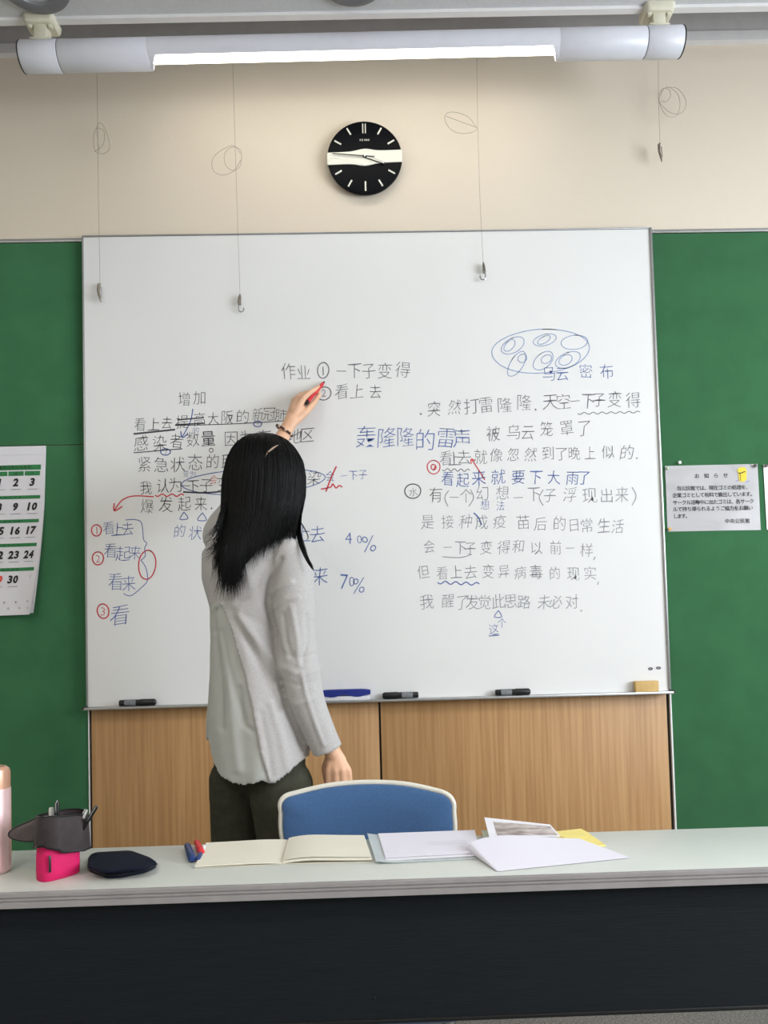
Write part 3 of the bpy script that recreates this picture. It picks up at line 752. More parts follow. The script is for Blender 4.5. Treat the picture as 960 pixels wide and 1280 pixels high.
for k in (1, 2): obj('page', sheet(nb(), under(k), 24, 16, .0005), 'paper', cal)
obj('binding_strip', sheet(nb(), lambda u, v: cmap(u, .001+v*.050, .0012), 10, 1, .001), 'paper', cal)
CW = (CTR-CTL).length; CH = (CTR-CBR).length
def oncal(x, z): return cmap(x/CW, -z/CH, .0013)
def crect(bm, u0, u1, v0, v1, dy=.0008): sheet(bm, lambda u, v: cmap(u0+(u1-u0)*u, v0+(v1-v0)*v, dy), 16, 2, 0)
b = nb(); crect(b, .03, .965, .112, .142); 
for v0 in (.294, .436, .578, .722): crect(b, .03, .965, v0, v0+.020)
obj('green_band', b, 'print_green', cal, smooth=False)
cw = .935/7
b = nb()
for i in range(7): crect(b, .033+cw*i, .03+cw*(i+1)-.006, .149, .176)
obj('weekday_band', b, 'print_green', cal, smooth=False)
V, Fc = [], []
for i in range(7): put_glyph(V, Fc, '日月火水木金土'[i], (.03+cw*(i+.5))*CW, -.163*CH, .016*CH, 0, lambda x, z: cmap(x/CW, -z/CH, .0016))
for i in range(14): put_glyph(V, Fc, '予定表年間行事休日祝日今月次週'[i], (.44+.033*i)*CW, -.127*CH, .018*CH, .012, lambda x, z: cmap(x/CW, -z/CH, .0016))
for v0 in (.304, .446, .588, .732):
    for i in range(6): put_glyph(V, Fc, '予定休日今週'[i], (.60+.04*i)*CW, -v0*CH, .010*CH, .012, lambda x, z: cmap(x/CW, -z/CH, .0016))
flat_mesh('band_print', V, Fc, 'print_darkgreen', cal, kind='stuff')
V, Fc = [], []; VR, FR = [], []; VG, FG = [], []
for r_, start, vv in ((0, -3, .215), (1, 4, .360), (2, 11, .502), (3, 18, .645), (4, 25, .790)):
    for i in range(7):
        d = start+i
        if 1 <= d <= 30:
            tgt = (VR, FR) if (i == 0 or d == 29) else (V, Fc)
            s = str(d)
            for k, ch in enumerate(s):
                xo = (k-(len(s)-1)/2)*.047
                put_glyph(tgt[0], tgt[1], ch, (.03+cw*(i+.5)+xo)*CW, -vv*CH, (.048)*CH, .045, oncal, own=True, shear=.18, sx=1.0)
            stroke(VG, FG, [((.03+cw*(i+.5)-.04)*CW, -(vv+.042)*CH), ((.03+cw*(i+.5)+.045)*CW, -(vv+.042)*CH)], .0018, oncal)
flat_mesh('dates', V, Fc, 'print_black', cal, kind='stuff'); flat_mesh('red_dates', VR, FR, 'print_red', cal, kind='stuff', label='red date numerals')
for px, v_ in ((.70, .925), (.80, .925), (.93, .922)): put_glyph(VG, FG, '●', px*CW, -v_*CH, .012*CH, 0, oncal)
for k in range(6): put_glyph(VG, FG, '営業案内中日'[k], (.42+.105*k)*CW, -.962*CH, .015*CH, 0, oncal)
put_glyph(VG, FG, '1', .93*CW, -.775*CH, .018*CH, 0, oncal, own=True)
flat_mesh('small_print', VG, FG, 'print_grey', cal, kind='stuff')

# ------------------------------------------------------------------ the desk
DZ = .70; DX0, DX1 = -.95, .875; DYF, DYB = -1.246, -.978
dk = thing('folding_desk', 'long narrow desk with pale grey top and black front panel', 'desk', ((DX0+DX1)/2, (DYF+DYB)/2, 0))
obj('table_top', box(nb(), (DX0, DYF+.003, DZ-.024), (DX1, DYB, DZ), .0015), 'desk_top', dk)
b = nb(); prof = [(0, 0), (0, -.0015), (-.003, -.002), (-.003, -.0085), (-.0005, -.009), (-.0005, -.0105), (-.0030, -.011), (-.0030, -.0145), (-.0005, -.015), (-.0005, -.0165), (-.0035, -.017), (-.0035, -.027), (0, -.028), (.004, -.028), (.004, 0)]
skin_rings(b, [[Vector((x, DYF+.002+p[0], DZ-.0004+p[1])) for p in prof] for x in (DX0, DX1)])
obj('front_edging', b, 'desk_edge', dk, smooth=False)
pb1, pb2 = PY(400, 1279.5, -1.222), PY(960, 1261.5, -1.222)
zb0 = (pb1.z+pb2.z)/2
b = nb(); prism(b, [Vector((DX0+.03, -1.222, DZ-.03)), Vector((DX1-.008, -1.222, DZ-.03)), Vector((DX1-.008, -1.222, zb0)), Vector((DX0+.03, -1.222, zb0))], (0, .008, 0))
obj('modesty_panel', b, 'desk_panel', dk, smooth=False)
b = nb(); box(b, (DX0+.03, -1.224, zb0-.002), (DX1-.008, -1.212, zb0+.006), .002); obj('panel_bottom_rim', b, 'black_plastic', dk)
b = nb(); q = PY(468, 1248, -1.223); lathe(b, [(.002, 0), (.0028, .001), (.001, .0018)], (q.x, -1.2215, q.z), (0, -1, 0), 10); obj('panel_screw', b, 'black_plastic', dk)
b = nb(); box(b, (DX1-.035, -1.236, DZ-.040), (DX1-.012, -1.224, DZ-.029), .003); obj('panel_bracket', b, 'chrome', dk)
b = nb(); box(b, (DX0+.05, DYB-.03, DZ-.05), (DX1-.05, DYB-.01, DZ-.025), .002); obj('under_rail', b, 'black_plastic', dk)
for x in (DX0+.06, DX1-.06):
    for y in (DYF+.05, DYB-.03):
        b = nb(); tube(b, [(x, y, DZ-.024), (x, y, .02)], .0125, 14); lg = obj('leg', b, 'chrome', dk)
        b = nb(); lathe(b, [(.018, 0), (.018, .018), (.014, .024)], (x, y, 0), seg=14); obj('foot', b, 'black_plastic', lg)

# ------------------------------------------------------------------ things on the desk
# notebook
E_ = 1e-4
def quad_map(tl_, tr2, br_, bl_, z):
    P = [PZ(*p, z) for p in (tl_, tr2, br_, bl_)]
    return lambda u, v: P[0].lerp(P[1], u).lerp(P[3].lerp(P[2], u), v)
nbk = thing('notebook', 'open blank notebook with cream pages lying left on the desk', 'notebook', PZ(353, 1068, DZ))
ql = quad_map((257.5,1056.5), (361,1052), (353,1081), (243,1086), DZ); qr = quad_map((361,1052), (456,1050), (465.5,1078), (353,1081), DZ)
def page(q, left, base, bulge, shrink=0):
    def f(u, v):
        p = q(shrink+u*(1-2*shrink) if left else u*(1-shrink), v); e = u if left else 1-u    # e -> 1 at the spine
        p.z = DZ+base+bulge*math.sin(min(1, (1.02-e)*2.2)*PI*.5)*math.exp(-(1-e)*1.2)*(1 if e < .99 else .2) + .0005; return p
    return f
b = nb(); sheet(b, lambda u, v: page(ql, True, .0, .0)(u, v), 4, 1, 0); sheet(b, lambda u, v: page(qr, False, .0, .0)(u, v), 4, 1, 0)
bmesh.ops.solidify(b, geom=b.faces[:], thickness=-.001); obj('cover', b, 'paper_cream', nbk)
obj('page_block', sheet(nb(), page(ql, True, .0035, .004, .004), 20, 4, .0025), 'paper_cream', nbk)
obj('page_block', sheet(nb(), page(qr, False, .0055, .008, .004), 20, 4, .0045), 'paper_cream', nbk)
obj('page', sheet(nb(), page(qr, False, .0068, .0095, .010), 20, 4, .0004), 'paper_cream', nbk)
# clear sleeve with sheets
q1 = quad_map((459,1046), (594,1041), (603,1074), (470,1081), DZ)
fs_ = thing('document_sleeve', 'clear plastic sleeve with white printed sheets beside the notebook', 'document sleeve', PZ(535, 1062, DZ))
def sl_(z, u0=0, u1=1, v0=0, v1=1, lift=0):
    def f(u, v):
        p = q1(u0+(u1-u0)*u, v0+(v1-v0)*v); p.z = DZ+z+lift*math.exp(-u*9); return p
    return f
obj('sleeve', sheet(nb(), sl_(.0015, lift=.006), 20, 4, .0008), 'clear', fs_)
obj('sheet', sheet(nb(), sl_(.0040, .09, .98, .02, .93), 8, 4, .0018), 'paper', fs_)
obj('sheet', sheet(nb(), sl_(.0062, .10, .995, .0, .88), 8, 4, .0012), 'paper_lilac', fs_)
b = nb(); 
for v in (.55, .62):
    V, Fc = [], []
V, Fc = [], []
for r_ in range(2):
    for k in range(22):
        p = sl_(.0068, .10, .995, 0, .88)(.48+.019*k, .50+.10*r_); base = len(V)
        for dx, dy_ in ((0, 0), (.0016, 0), (.0016, .0022), (0, .0022)): V.append(p+Vector((dx, dy_, .0003)))
        Fc.append((base, base+1, base+2, base+3))
me = bpy.data.meshes.new('print_lines'); me.from_pydata(V, [], Fc); mesh_obj('print_lines', me, 'print_grey', fs_, False, kind='stuff')
# yellow envelope
b = nb(); prism(b, [PZ(690,1041.5,DZ+.001), PZ(726,1037.5,DZ+.001), PZ(733,1041,DZ+.001), PZ(757,1058,DZ+.001), PZ(700,1064,DZ+.001)], (0, 0, .003))
yl = thing('envelope', 'yellow paper envelope under the loose white sheet', 'envelope', PZ(722, 1050, DZ))
obj('body', b, 'yellow', yl, smooth=False)
b = nb(); prism(b, [PZ(693,1042,DZ+.0045), PZ(725,1038.5,DZ+.0045), PZ(736,1046,DZ+.0045), PZ(712,1051,DZ+.0045)], (0, 0, .0008)); obj('flap', b, 'yellow', yl, smooth=False)
# leaflets
def bent(tlp, trp, brp, blp, z0, lf, th, m, name, label, cat, group=None):
    q = quad_map(tlp, trp, brp, blp, DZ)
    f = lambda u, v: q(u, v) + Vector((0, 0, z0+lf(u, v)))
    o = obj(name, sheet(nb(), f, 14, 6, th), m); tag(o, label, cat, group); return o
bent((602,1041), (668,1042), (664,1055), (606,1060), .0016, lambda u, v: .004*(1-u), .001, 'pale_green', 'leaflet', 'pale green folded leaflet lowest of the leaflets behind the loose sheet', 'leaflet', 'leaflets behind the loose sheet')
lf_ = thing('brochure', 'glossy brochure with a brown photograph, its corner raised above the desk', 'brochure', PZ(650, 1045, DZ))
qb = quad_map((606,1040), (688,1042), (701,1051), (612,1056), DZ)
def brf(dz, u0=0, u1=1, v0=0, v1=1):
    def f(u, v):
        uu, vv = u0+(u1-u0)*u, v0+(v1-v0)*v; p = qb(uu, vv); p.z += .009+dz+.022*(1-vv)*(1-.55*uu)+.006*(1-uu)*vv; return p
    return f
obj('cover', sheet(nb(), brf(0), 12, 6, .0012), 'paper', lf_)
obj('inner_pages', sheet(nb(), brf(-.006, .02, .97, 0, 1), 12, 6, .002), 'paper', lf_)
obj('printed_photo', sheet(nb(), brf(.0006, .12, .97, .2, .92), 12, 4, .0003), 'photo', lf_)
# loose curled sheet
P0, P1, P2, P3 = PZ(590,1054,DZ+.018), PZ(724,1048,DZ+.0085), PZ(788,1072,DZ+.0015), PZ(622,1089,DZ+.0015)
def curl(u, v):
    # v: 0 back, 1 front; the left edge (u < .22) rolls down and under, most at the back corner
    uu = max(0, (u-.22)/.78)
    p = P0.lerp(P1, uu).lerp(P3.lerp(P2, uu), v)
    p.z += .009*math.sin(PI*min(1, uu*1.1))*(1-v)**1.5*(1-uu); p.y += .026*math.sin(PI*uu**.55)*(1-v)**2
    if u < .22:
        dirl = (P0-P1); dirl.z = 0; dirl.normalize(); t = (.22-u)/.22; a = t*PI*1.35
        r_ = min(.0085*(1-v)**.75+.0004, (p.z-DZ-.0008)/2+.0003)
        p = p + dirl*(r_*1.15*math.sin(a)) + Vector((0, 0, -r_*(1-math.cos(a))))
    p.z = max(p.z, DZ+.0006)
    return p
tag(obj('paper_sheet', sheet(nb(), curl, 48, 16, .0003), 'paper_lilac'), 'loose white paper sheet with a rolled-up left corner', 'paper')
# pens beside the notebook
def desk_marker(a, c_, r, body, capm, label):
    p0 = PZ(*a, DZ+r); p1 = PZ(*c_, DZ+r); return marker_lying('marker_pen', p1, p0, r, body, capm, label, 'pens lying left of the notebook', False)
desk_marker((240,1074), (234,1057), .0078, 'marker_blue', 'marker_blue', 'thick blue marker lying leftmost beside the notebook')
desk_marker((252,1066), (245.5,1052.5), .0070, 'marker_red', 'marker_red', 'red capped marker lying behind the other pens')
desk_marker((247,1075), (255,1058), .0050, 'white_plastic', 'marker_blue', 'slim pen with dark blue cap against the notebook edge')
# tumbler
bc = PZ(-9, 1090, DZ); hB = .196
tb = thing('tumbler', 'pearly pink insulated bottle with rose gold lid at the left edge', 'bottle', bc)
b = nb(); r0 = .0325; lathe(b, [(r0*.9, 0), (r0*.97, .002), (r0, .006), (r0, .010), (r0*.985, .011), (r0*.985, hB-.045), (r0*.97, hB-.040)], bc, seg=40); obj('body', b, 'bottle_pink', tb)
b = nb(); lathe(b, [(r0*.95, hB-.041), (r0*.955, hB-.012), (r0*.90, hB-.005), (r0*.72, hB)], bc, seg=40); ld = obj('lid', b, 'bottle_lid', tb)
b = nb(); box(b, bc+Vector((-.004, -r0*1.05, hB-.022)), bc+Vector((.014, -r0*.85, hB-.012)), .002); obj('latch', b, 'black_plastic', ld)
# pen pouch
pA, pB = PZ(56,1105,DZ), PZ(105,1091,DZ); dx = (pB-pA); dx.z = 0; wP = dx.length; dx.normalize(); dyv = Vector((-dx.y, dx.x, 0))
pc = (pA+pB)/2 + dyv*.022
pp = thing('pencil_case', 'standing hot pink pencil case with charcoal folded-down top', 'pencil case', pc)
def serr(c, a_, b_, n=32, e=3.0):
    out = []
    for k in range(n):
        t = 2*PI*k/n; ct, st = math.cos(t), math.sin(t)
        out.append(c + dx*(a_*math.copysign(abs(ct)**(2/e), ct)) + dyv*(b_*math.copysign(abs(st)**(2/e), st)))
    return out
hw = wP/2
b = nb(); skin_rings(b, [serr(pc+Vector((0,0,z)), hw*s, .021*t_) for z, s, t_ in ((0, .95, .9), (.003, 1, 1), (.02, 1.01, 1.02), (.045, 1.0, 1.05), (.070, .92, .95))])
obj('body', b, 'pink', pp)
lb = pA+dx*.009+Vector((0,0,.018)) - dyv*.0005
b = nb(); box(b, (-.0020, -.0018, 0), (.0020, .0008, .030), .0006)
b.transform(Matrix.Translation(lb-dyv*.0004) @ Matrix.Rotation(math.atan2(dx.y, dx.x), 4, 'Z')); obj('side_tag', b, 'black_plastic', pp)
# collar with a drooping hem
b = nb(); n = 48; rows = []
for j in range(9):
    v = j/8; ring = []
    for k in range(n):
        t = 2*PI*k/n; ct, st = math.cos(t), math.sin(t)
        a_, b2 = hw+.0105, .030
        fl = .955+.075*math.sin(v*PI*.62)
        hem = .050-.013*math.cos(t)-.003*math.sin(3*t); ztop = .112-.004*ct+.002*math.sin(2*t)
        z = ztop*(1-v)+hem*v
        ring.append(pc+dx*(.0085+a_*fl*math.copysign(abs(ct)**.75, ct)+.0028*math.sin(9*t+1)*v*v+.001*math.sin(5*t))+dyv*(b2*fl*math.copysign(abs(st)**.75, st)+.0018*math.sin(7*t)*v)+Vector((0,0,z)))
    rows.append(ring)
skin_rings(b, rows, True, False); bmesh.ops.solidify(b, geom=b.faces[:], thickness=.0022); cf = obj('folded_collar', b, 'grey_cloth', pp)
b = nb(); tube(b, rows[-1]+[rows[-1][0]], .0021, 6, False); obj('black_piping', b, 'black_plastic', cf)
b = nb(); tube(b, [p_+Vector((0,0,-.0005)) for p_ in rows[0]]+[rows[0][0]], .0014, 6, False); obj('black_piping', b, 'black_plastic', cf)
# flap sticking out to the left
FO = [(62,1031), (50,1022), (36,1027), (20,1034), (11,1041), (13,1047), (25,1051), (40,1052), (50,1047), (58,1036)]
yF = pc.y-.004
b = nb(); mid = [PY(px, py, yF+.020*abs(px-60)/50) for px, py in FO]; mid = catmull(mid+[mid[0]], 3)[:-1]
cen = sum(mid, Vector())/len(mid); ins = [cen.lerp(p_, .6)+Vector((0,-.006,0)) for p_ in mid]; ins2 = [cen.lerp(p_, .6)+Vector((0,.000,0)) for p_ in mid]
v0 = [b.verts.new(p_) for p_ in mid]; v1 = [b.verts.new(p_) for p_ in ins]; v2 = [b.verts.new(p_) for p_ in ins2]; n = len(mid)
for i in range(n):
    j = (i+1) % n; b.faces.new((v0[i], v0[j], v1[j], v1[i])); b.faces.new((v0[j], v0[i], v2[i], v2[j]))
b.faces.new(v1); b.faces.new(list(reversed(v2))); fl_ = obj('side_flap', b, 'grey_cloth', pp)
b = nb(); tube(b, mid+[mid[0]], .0015, 6, False); obj('black_piping', b, 'black_plastic', fl_)
# pens in the case
def pen(top_px, bot_off, r, body, tip, label, y, clip=False):
    top = PY(*top_px, y); bot = pc+dx*bot_off[0]+dyv*bot_off[1]+Vector((0,0,.012))
    t = thing('pen', label, 'pen', bot, 'pens in the pencil case')
    d = (top-bot).normalized(); L = (top-bot).length
    b = nb(); lathe(b, [(r*.3, 0), (r*.9, .012), (r, .03), (r, L-.03)], bot, d, 12); obj('barrel', b, body, t)
    b = nb(); lathe(b, [(r*1.08, 0), (r*1.1, .001), (r*1.05, .026), (r*.8, .030)], bot+d*(L-.03), d, 12); obj('cap', b, tip, t)
    if clip:
        s = d.cross(Vector((0, 1, 0))).normalized(); b = nb(); tube(b, [bot+d*(L-.03)+Vector((0,-r*1.5,0)), bot+d*(L-.002)+Vector((0,-r*1.6,0)), bot+d*(L+.001)], .0011, 6); obj('clip', b, 'chrome', t)
pen((64,1009.5), (-.010, .004), .0042, 'white_plastic', 'white_plastic', 'white round-topped pen standing left in the pencil case', pc.y-.004)
pen((71.5,1001.5), (-.006, -.004), .0040, 'black_plastic', 'black_plastic', 'black pen standing tallest in the pencil case', pc.y-.010, True)
pen((108,1012), (.006, .004), .0038, 'black_plastic', 'white_plastic', 'black pen with a white top leaning right in the pencil case', pc.y+.014, True)
pen((121,1007.5), (.006, .006), .0034, 'black_plastic', 'black_plastic', 'thin black pen leaning farthest right in the pencil case', pc.y+.010, True)
# navy pouch
foot = [(110,1091), (131,1099.5), (150,1099), (184,1092), (196.5,1086), (191,1082), (164,1072), (112,1075)]
nv = thing('pouch', 'flat dark navy zip pouch beside the pink pencil case', 'pouch', PZ(150, 1088, DZ))
base = [PZ(x, y, DZ) for x, y in foot]; cen = sum(base, Vector())/len(base)
def rounded(poly, k=.16):
    out = []; n_ = len(poly)
    for i in range(n_):
        a_, p_, c_ = poly[i-1], poly[i], poly[(i+1) % n_]
        q0, q1 = p_.lerp(a_, k), p_.lerp(c_, k)
        for t in (0, .33, .67, 1): out.append(q0.lerp(p_, t).lerp(p_.lerp(q1, t), t))
    return out
base = rounded(base)
def lay(z, s, up_=0): return [cen.lerp(p_, s)+Vector((0,0,z)) for p_ in base]
b = nb(); skin_rings(b, [lay(.0, .90), lay(.003, .98), lay(.008, 1.0), lay(.013, .975), lay(.017, .88), lay(.0185, .6)]); obj('body', b, 'navy', nv)
tp = [PZ(x, y, DZ+.0205) for x, y in ((110,1071), (163,1067), (166,1069), (192,1079), (178,1084.5), (128,1089), (110,1084))]
b = nb(); tc_ = sum(tp, Vector())/len(tp); tp = rounded(tp, .12)
skin_rings(b, [[tc_.lerp(p_, .97)+Vector((0,0,-.0045)) for p_ in tp], [p_+Vector((0,0,-.001)) for p_ in tp], [tc_.lerp(p_, .97)+Vector((0,0,.0015)) for p_ in tp], [tc_.lerp(p_, .6)+Vector((0,0,.0022)) for p_ in tp]])
obj('flap', b, 'navy', nv)
b = nb(); zz = [p_+Vector((0,0,.0085))+(p_-cen).normalized()*.0008 for p_ in base]; tube(b, zz+[zz[0]], .0011, 6, False); obj('zip_seam', b, 'black_plastic', nv)

# ------------------------------------------------------------------ the chair
CY0 = -.73
ch = thing('chair', 'blue upholstered chair with ivory rim and steel legs behind the desk', 'chair', (PY(458, 1000, CY0).x, CY0-.18, 0))
xc = PY(458, 1000, CY0).x
OUT = [(351,1012), (350,1001), (356,993), (370,989), (410,981), (458,977.5), (505,979), (545,986), (560,991), (567,1000), (567.5,1012)]
o2 = [PY(x, y, CY0) for x, y in OUT]
bl_, br2 = PY(360, 1075, CY0), PY(560, 1072, CY0)
low = [o2[-1]+Vector((0,0,-.05)), Vector((br2.x, CY0, br2.z)), Vector((br2.x-.03, CY0, .46)), Vector((xc, CY0, .445)), Vector((bl_.x+.03, CY0, .46)), Vector((bl_.x, CY0, bl_.z)), o2[0]+Vector((0,0,-.05))]
outl = catmull(o2+low+[o2[0]], 4)[:-1]
cc = Vector((xc, CY0, .62))
def bend(p): return Vector((p.x, p.y+.9*0-.55*(p.x-xc)**2+ .12*(.62-p.z)*-.4, p.z))
b = nb(); fr_ = [bend(cc+(p_-cc)*.985) for p_ in outl]; tube(b, fr_+[fr_[0]], .0065, 10, False); obj('backrest_rim', b, 'chair_rim', ch)
b = nb()
def inset(s, dy): return [bend(cc+(p_-cc)*s)+Vector((0, dy, 0)) for p_ in outl]
skin_rings(b, [inset(.5, .012), inset(.95, .010), inset(.968, .0), inset(.955, -.010), inset(.90, -.016), inset(.6, -.018), inset(.2, -.018)]); obj('backrest', b, 'chair_blue', ch)
b = nb(); skin_rings(b, [inset(.1, .016), inset(.9, .016), inset(.975, .010), inset(.975, .004), inset(.9, .011), inset(.1, .0115)]); obj('back_shell', b, 'chair_rim', ch)
def rr2(cx_, cy_, hx, hy, z, rad=.06, n=6):
    out = []
    for qx, qy, a0 in ((1, 1, 0), (-1, 1, PI/2), (-1, -1, PI), (1, -1, 3*PI/2)):
        for k in range(n+1):
            a = a0+PI/2*k/n; out.append(Vector((cx_+qx*(hx-rad)+rad*math.cos(a), cy_+qy*(hy-rad)+rad*math.sin(a), z)))
    return out
SY = -.96
b = nb(); skin_rings(b, [rr2(xc, SY, .19, .19, .405), rr2(xc, SY, .21, .205, .415), rr2(xc, SY, .213, .208, .435), rr2(xc, SY, .205, .2, .452), rr2(xc, SY, .16, .15, .460)]); obj('seat', b, 'chair_blue', ch)
b = nb(); box(b, (xc-.17, SY-.16, .392), (xc+.17, SY+.16, .406), .004); obj('seat_pan', b, 'black_plastic', ch)
for sx in (-1, 1):
    b = nb(); tube(b, catmull([(xc+sx*.10, SY+.13, .40), (xc+sx*.10, -.76, .41), (xc+sx*.10, -.715, .45), (xc+sx*.10, -.713, .60)], 6), .010, 10); obj('back_support', b, 'chrome', ch)
    for sy in (-1, 1):
        b = nb(); tube(b, [(xc+sx*.15, SY+sy*.13, .395), (xc+sx*.20, SY+sy*.20, .012)], [.0125, .011], 12); lg = obj('leg', b, 'chrome', ch)
        b = nb(); lathe(b, [(.014, 0), (.015, .004), (.013, .022)], (xc+sx*.20, SY+sy*.20, 0), seg=12); obj('rubber_foot', b, 'black_plastic', lg)
    b = nb(); tube(b, [(xc+sx*.178, SY-.168, .18), (xc+sx*.178, SY+.168, .18)], .007, 8); obj('stretcher', b, 'chrome', ch)

# ------------------------------------------------------------------ the teacher
AL = math.radians(35); LAT = Vector((math.cos(AL), -math.sin(AL), 0)); FW = Vector((math.sin(AL), math.cos(AL), 0)); UP = Vector((0, 0, 1))
TC = PY(325, 985, -.50)
person = thing('person', 'woman with long black hair in a grey top writing on the whiteboard, seen from behind', 'person', (TC.x, -.5, 0))
HC = PY(330, 597, -.462); HW = math.radians(28); HL = Vector((math.cos(HW), -math.sin(HW), 0)); HF = Vector((math.sin(HW), math.cos(HW), 0))
SR, SL = PY(362, 700, -.58), PY(276, 672, -.41)
ER, WR = PY(371, 820, -.59), PY(416, 941, -.575)
EL, WL = PY(318, 606, -.235), PY(356, 541, -.135)
b = nb()
# head
ellipsoid(b, HC+UP*.012, (HL, HF, UP), (.074, .090, .094))
ellipsoid(b, HC+HF*.022-UP*.045, (HL, HF, UP), (.058, .066, .062))
ellipsoid(b, HC+HF*.045-UP*.086, (HL, HF, UP), (.030, .032, .024))
capsule(b, HC+HF*.090+UP*.005, .007, HC+HF*.104-UP*.028, .012)
for s in (-1, 1):
    ellipsoid(b, HC+HL*s*.073-UP*.012-HF*.004, (HL, HF, UP), (.010, .018, .030), 12, 8)
    capsule(b, HC+HF*.082+HL*s*.018+UP*.020, .008, HC+HF*.070+HL*s*.048+UP*.018, .007)
    capsule(b, HC+HF*.062+HL*s*.040-UP*.03, .020, HC+HF*.060+HL*s*.036-UP*.035, .020)
capsule(b, HC+HF*.087-HL*.012-UP*.060, .007, HC+HF*.087+HL*.012-UP*.060, .007)
NB = PY(320, 668, -.49)
capsule(b, HC-UP*.06-HF*.01, .052, NB, .056)
# trunk
for p0, r0, p1, r1, k in ((PY(316,690,-.49), .085, PY(313,770,-.5), .095, .8), (PY(313,770,-.5), .092, PY(316,860,-.5), .100, .85), (PY(316,860,-.5), .105, PY(324,950,-.5), .100, .75)):
    capsule(b, p0, r0, p1, r1, 20, FW, k)
for s_ in (SR, SL): capsule(b, NB-UP*.03, .040, s_, .030)
def limb(pts):
    for (p0, r0), (p1, r1) in zip(pts[:-1], pts[1:]): capsule(b, p0, r0, p1, r1)
limb([(SR, .030), (SR.lerp(ER, .4), .036), (ER, .032), (ER.lerp(WR, .35), .031), (ER.lerp(WR, .8), .024), (WR, .0225)])
limb([(SL, .030), (SL.lerp(EL, .4), .036), (EL, .032), (EL.lerp(WL, .35), .032), (WL, .0225)])
HRp, HLp = TC+LAT*.085-UP*.02, TC-LAT*.085-UP*.02
feet = []
for s, hp in ((1, HRp), (-1, HLp)):
    kn = Vector((TC.x, -.5, .45))+LAT*s*.075+FW*.01; an = Vector((TC.x, -.5, .09))+LAT*s*.085-FW*.02
    limb([(hp+UP*.05, .060), (hp.lerp(kn, .4), .058), (kn, .045), (kn.lerp(an, .3), .045), (an, .033)])
    capsule(b, an-UP*.045, .03, an+FW*.13-UP*.06, .022); feet.append(an)
# right hand, hanging with its back to the room
def rp(px, py, y): return PY(px, py, y)
capsule(b, WR, .0225, rp(421,951,-.575), .026, flat=(0,1,0), k=.72)
mc = [(411,964,-.582), (419.5,963.5,-.588), (428,963,-.588), (435.5,963,-.582)]
for m_ in mc: capsule(b, rp(419+(m_[0]-423)*.3, 945, -.576), .013, rp(*m_), .0098)
nails = []
for i, m_ in enumerate(mc):
    l = (.040, .045, .042, .034)[i]; p = rp(*m_); q = p+Vector((.001*(i-1), .006, -l)); r_ = q+Vector((0, .012, -l*.62)); e = r_+Vector((0, .012, -l*.42))
    capsule(b, p, .0098, q, .0088, 10); capsule(b, q, .0088, r_, .0080, 10); capsule(b, r_, .0080, e, .0070, 10)
th0 = rp(410, 951, -.562); capsule(b, rp(413,946,-.57), .014, rp(407,960,-.545), .0125, 10); capsule(b, rp(407,960,-.545), .0125, rp(408,974,-.530), .0095, 10); capsule(b, rp(408,974,-.53), .0095, rp(411,985,-.525), .008, 10)
# left hand, holding the marker against the board
capsule(b, WL, .0225, rp(364,526,-.128), .0255, flat=(.3,1,0), k=.75)
mcl = [(379,498,-.118), (373,497,-.103), (368,500,-.088), (366,506,-.074)]
for i, m_ in enumerate(mcl): capsule(b, rp(362+1.2*(3-i), 524-i*.6, -.128+.008*i), .0150, rp(*m_), .0105)
capsule(b, rp(368,514,-.115), .020, rp(372,506,-.105), .018)
def fing(pts, r):
    for (p0, p1, r0, r1) in zip(pts[:-1], pts[1:], r[:-1], r[1:]): capsule(b, rp(*p0), r0, rp(*p1), r1, 10)
fing([mcl[0], (388.5,490,-.095), (396,485.5,-.066), (402,482,-.043)], [.0102, .0092, .0082, .0070])
fing([mcl[1], (384,491,-.075), (392,492,-.050), (398.5,489.5,-.036)], [.0102, .0092, .0082, .0070])
fing([mcl[2], (377,493,-.052), (384,500,-.036), (388,507,-.042)], [.0100, .0090, .0080, .0070])
fing([mcl[3], (371,500,-.044), (378,507,-.034), (382,513,-.042)], [.0092, .0082, .0074, .0066])
fing([(371,525,-.125), (384,513.5,-.112), (393,503,-.083), (399,493.5,-.055)], [.0150, .0118, .0100, .0080])
body = voxel(b, .0042, 3)
bo = mesh_obj('body', body, 'skin', person, True)
for s in (-1, 1):
    b = nb(); ellipsoid(b, HC+HF*.0755+HL*s*.031+UP*.004, (HL, HF, UP), (.0125, .010, .0085), 16, 10); e_ = obj('eye', b, 'eye', person)
    b = nb(); ellipsoid(b, HC+HF*.0835+HL*s*.031+UP*.004, (HL, HF, UP), (.0050, .0028, .0050), 12, 8); obj('iris', b, 'iris', e_)
b = nb(); capsule(b, HC+HF*.092-HL*.014-UP*.0600, .0042, HC+HF*.092+HL*.014-UP*.0600, .0042, 8); obj('lips', b, 'lip', person)
# red marker in the fingers
mk0, mk1 = rp(382.5,505,-.112), rp(406,476.5,WBY-.006)
mt_ = thing('red_marker', 'red marker held in the raised hand against the whiteboard', 'marker', mk0)
d_ = (mk1-mk0).normalized(); Lm = (mk1-mk0).length
b = nb(); lathe(b, [(.004, 0), (.0056, .001), (.0058, .014), (.0060, .0145)], mk0, d_, 14); obj('end_plug', b, 'black_plastic', mt_)
b = nb(); lathe(b, [(.0060, 0), (.0062, .001), (.0062, Lm-.034), (.0045, Lm-.028)], mk0+d_*.0145, d_, 14); obj('barrel', b, 'marker_red', mt_)
b = nb(); lathe(b, [(.0045, 0), (.0035, .007), (.0016, .009), (.001, .0145)], mk0+d_*(Lm-.0145), d_, 12); obj('tip', b, 'print_black', mt_)
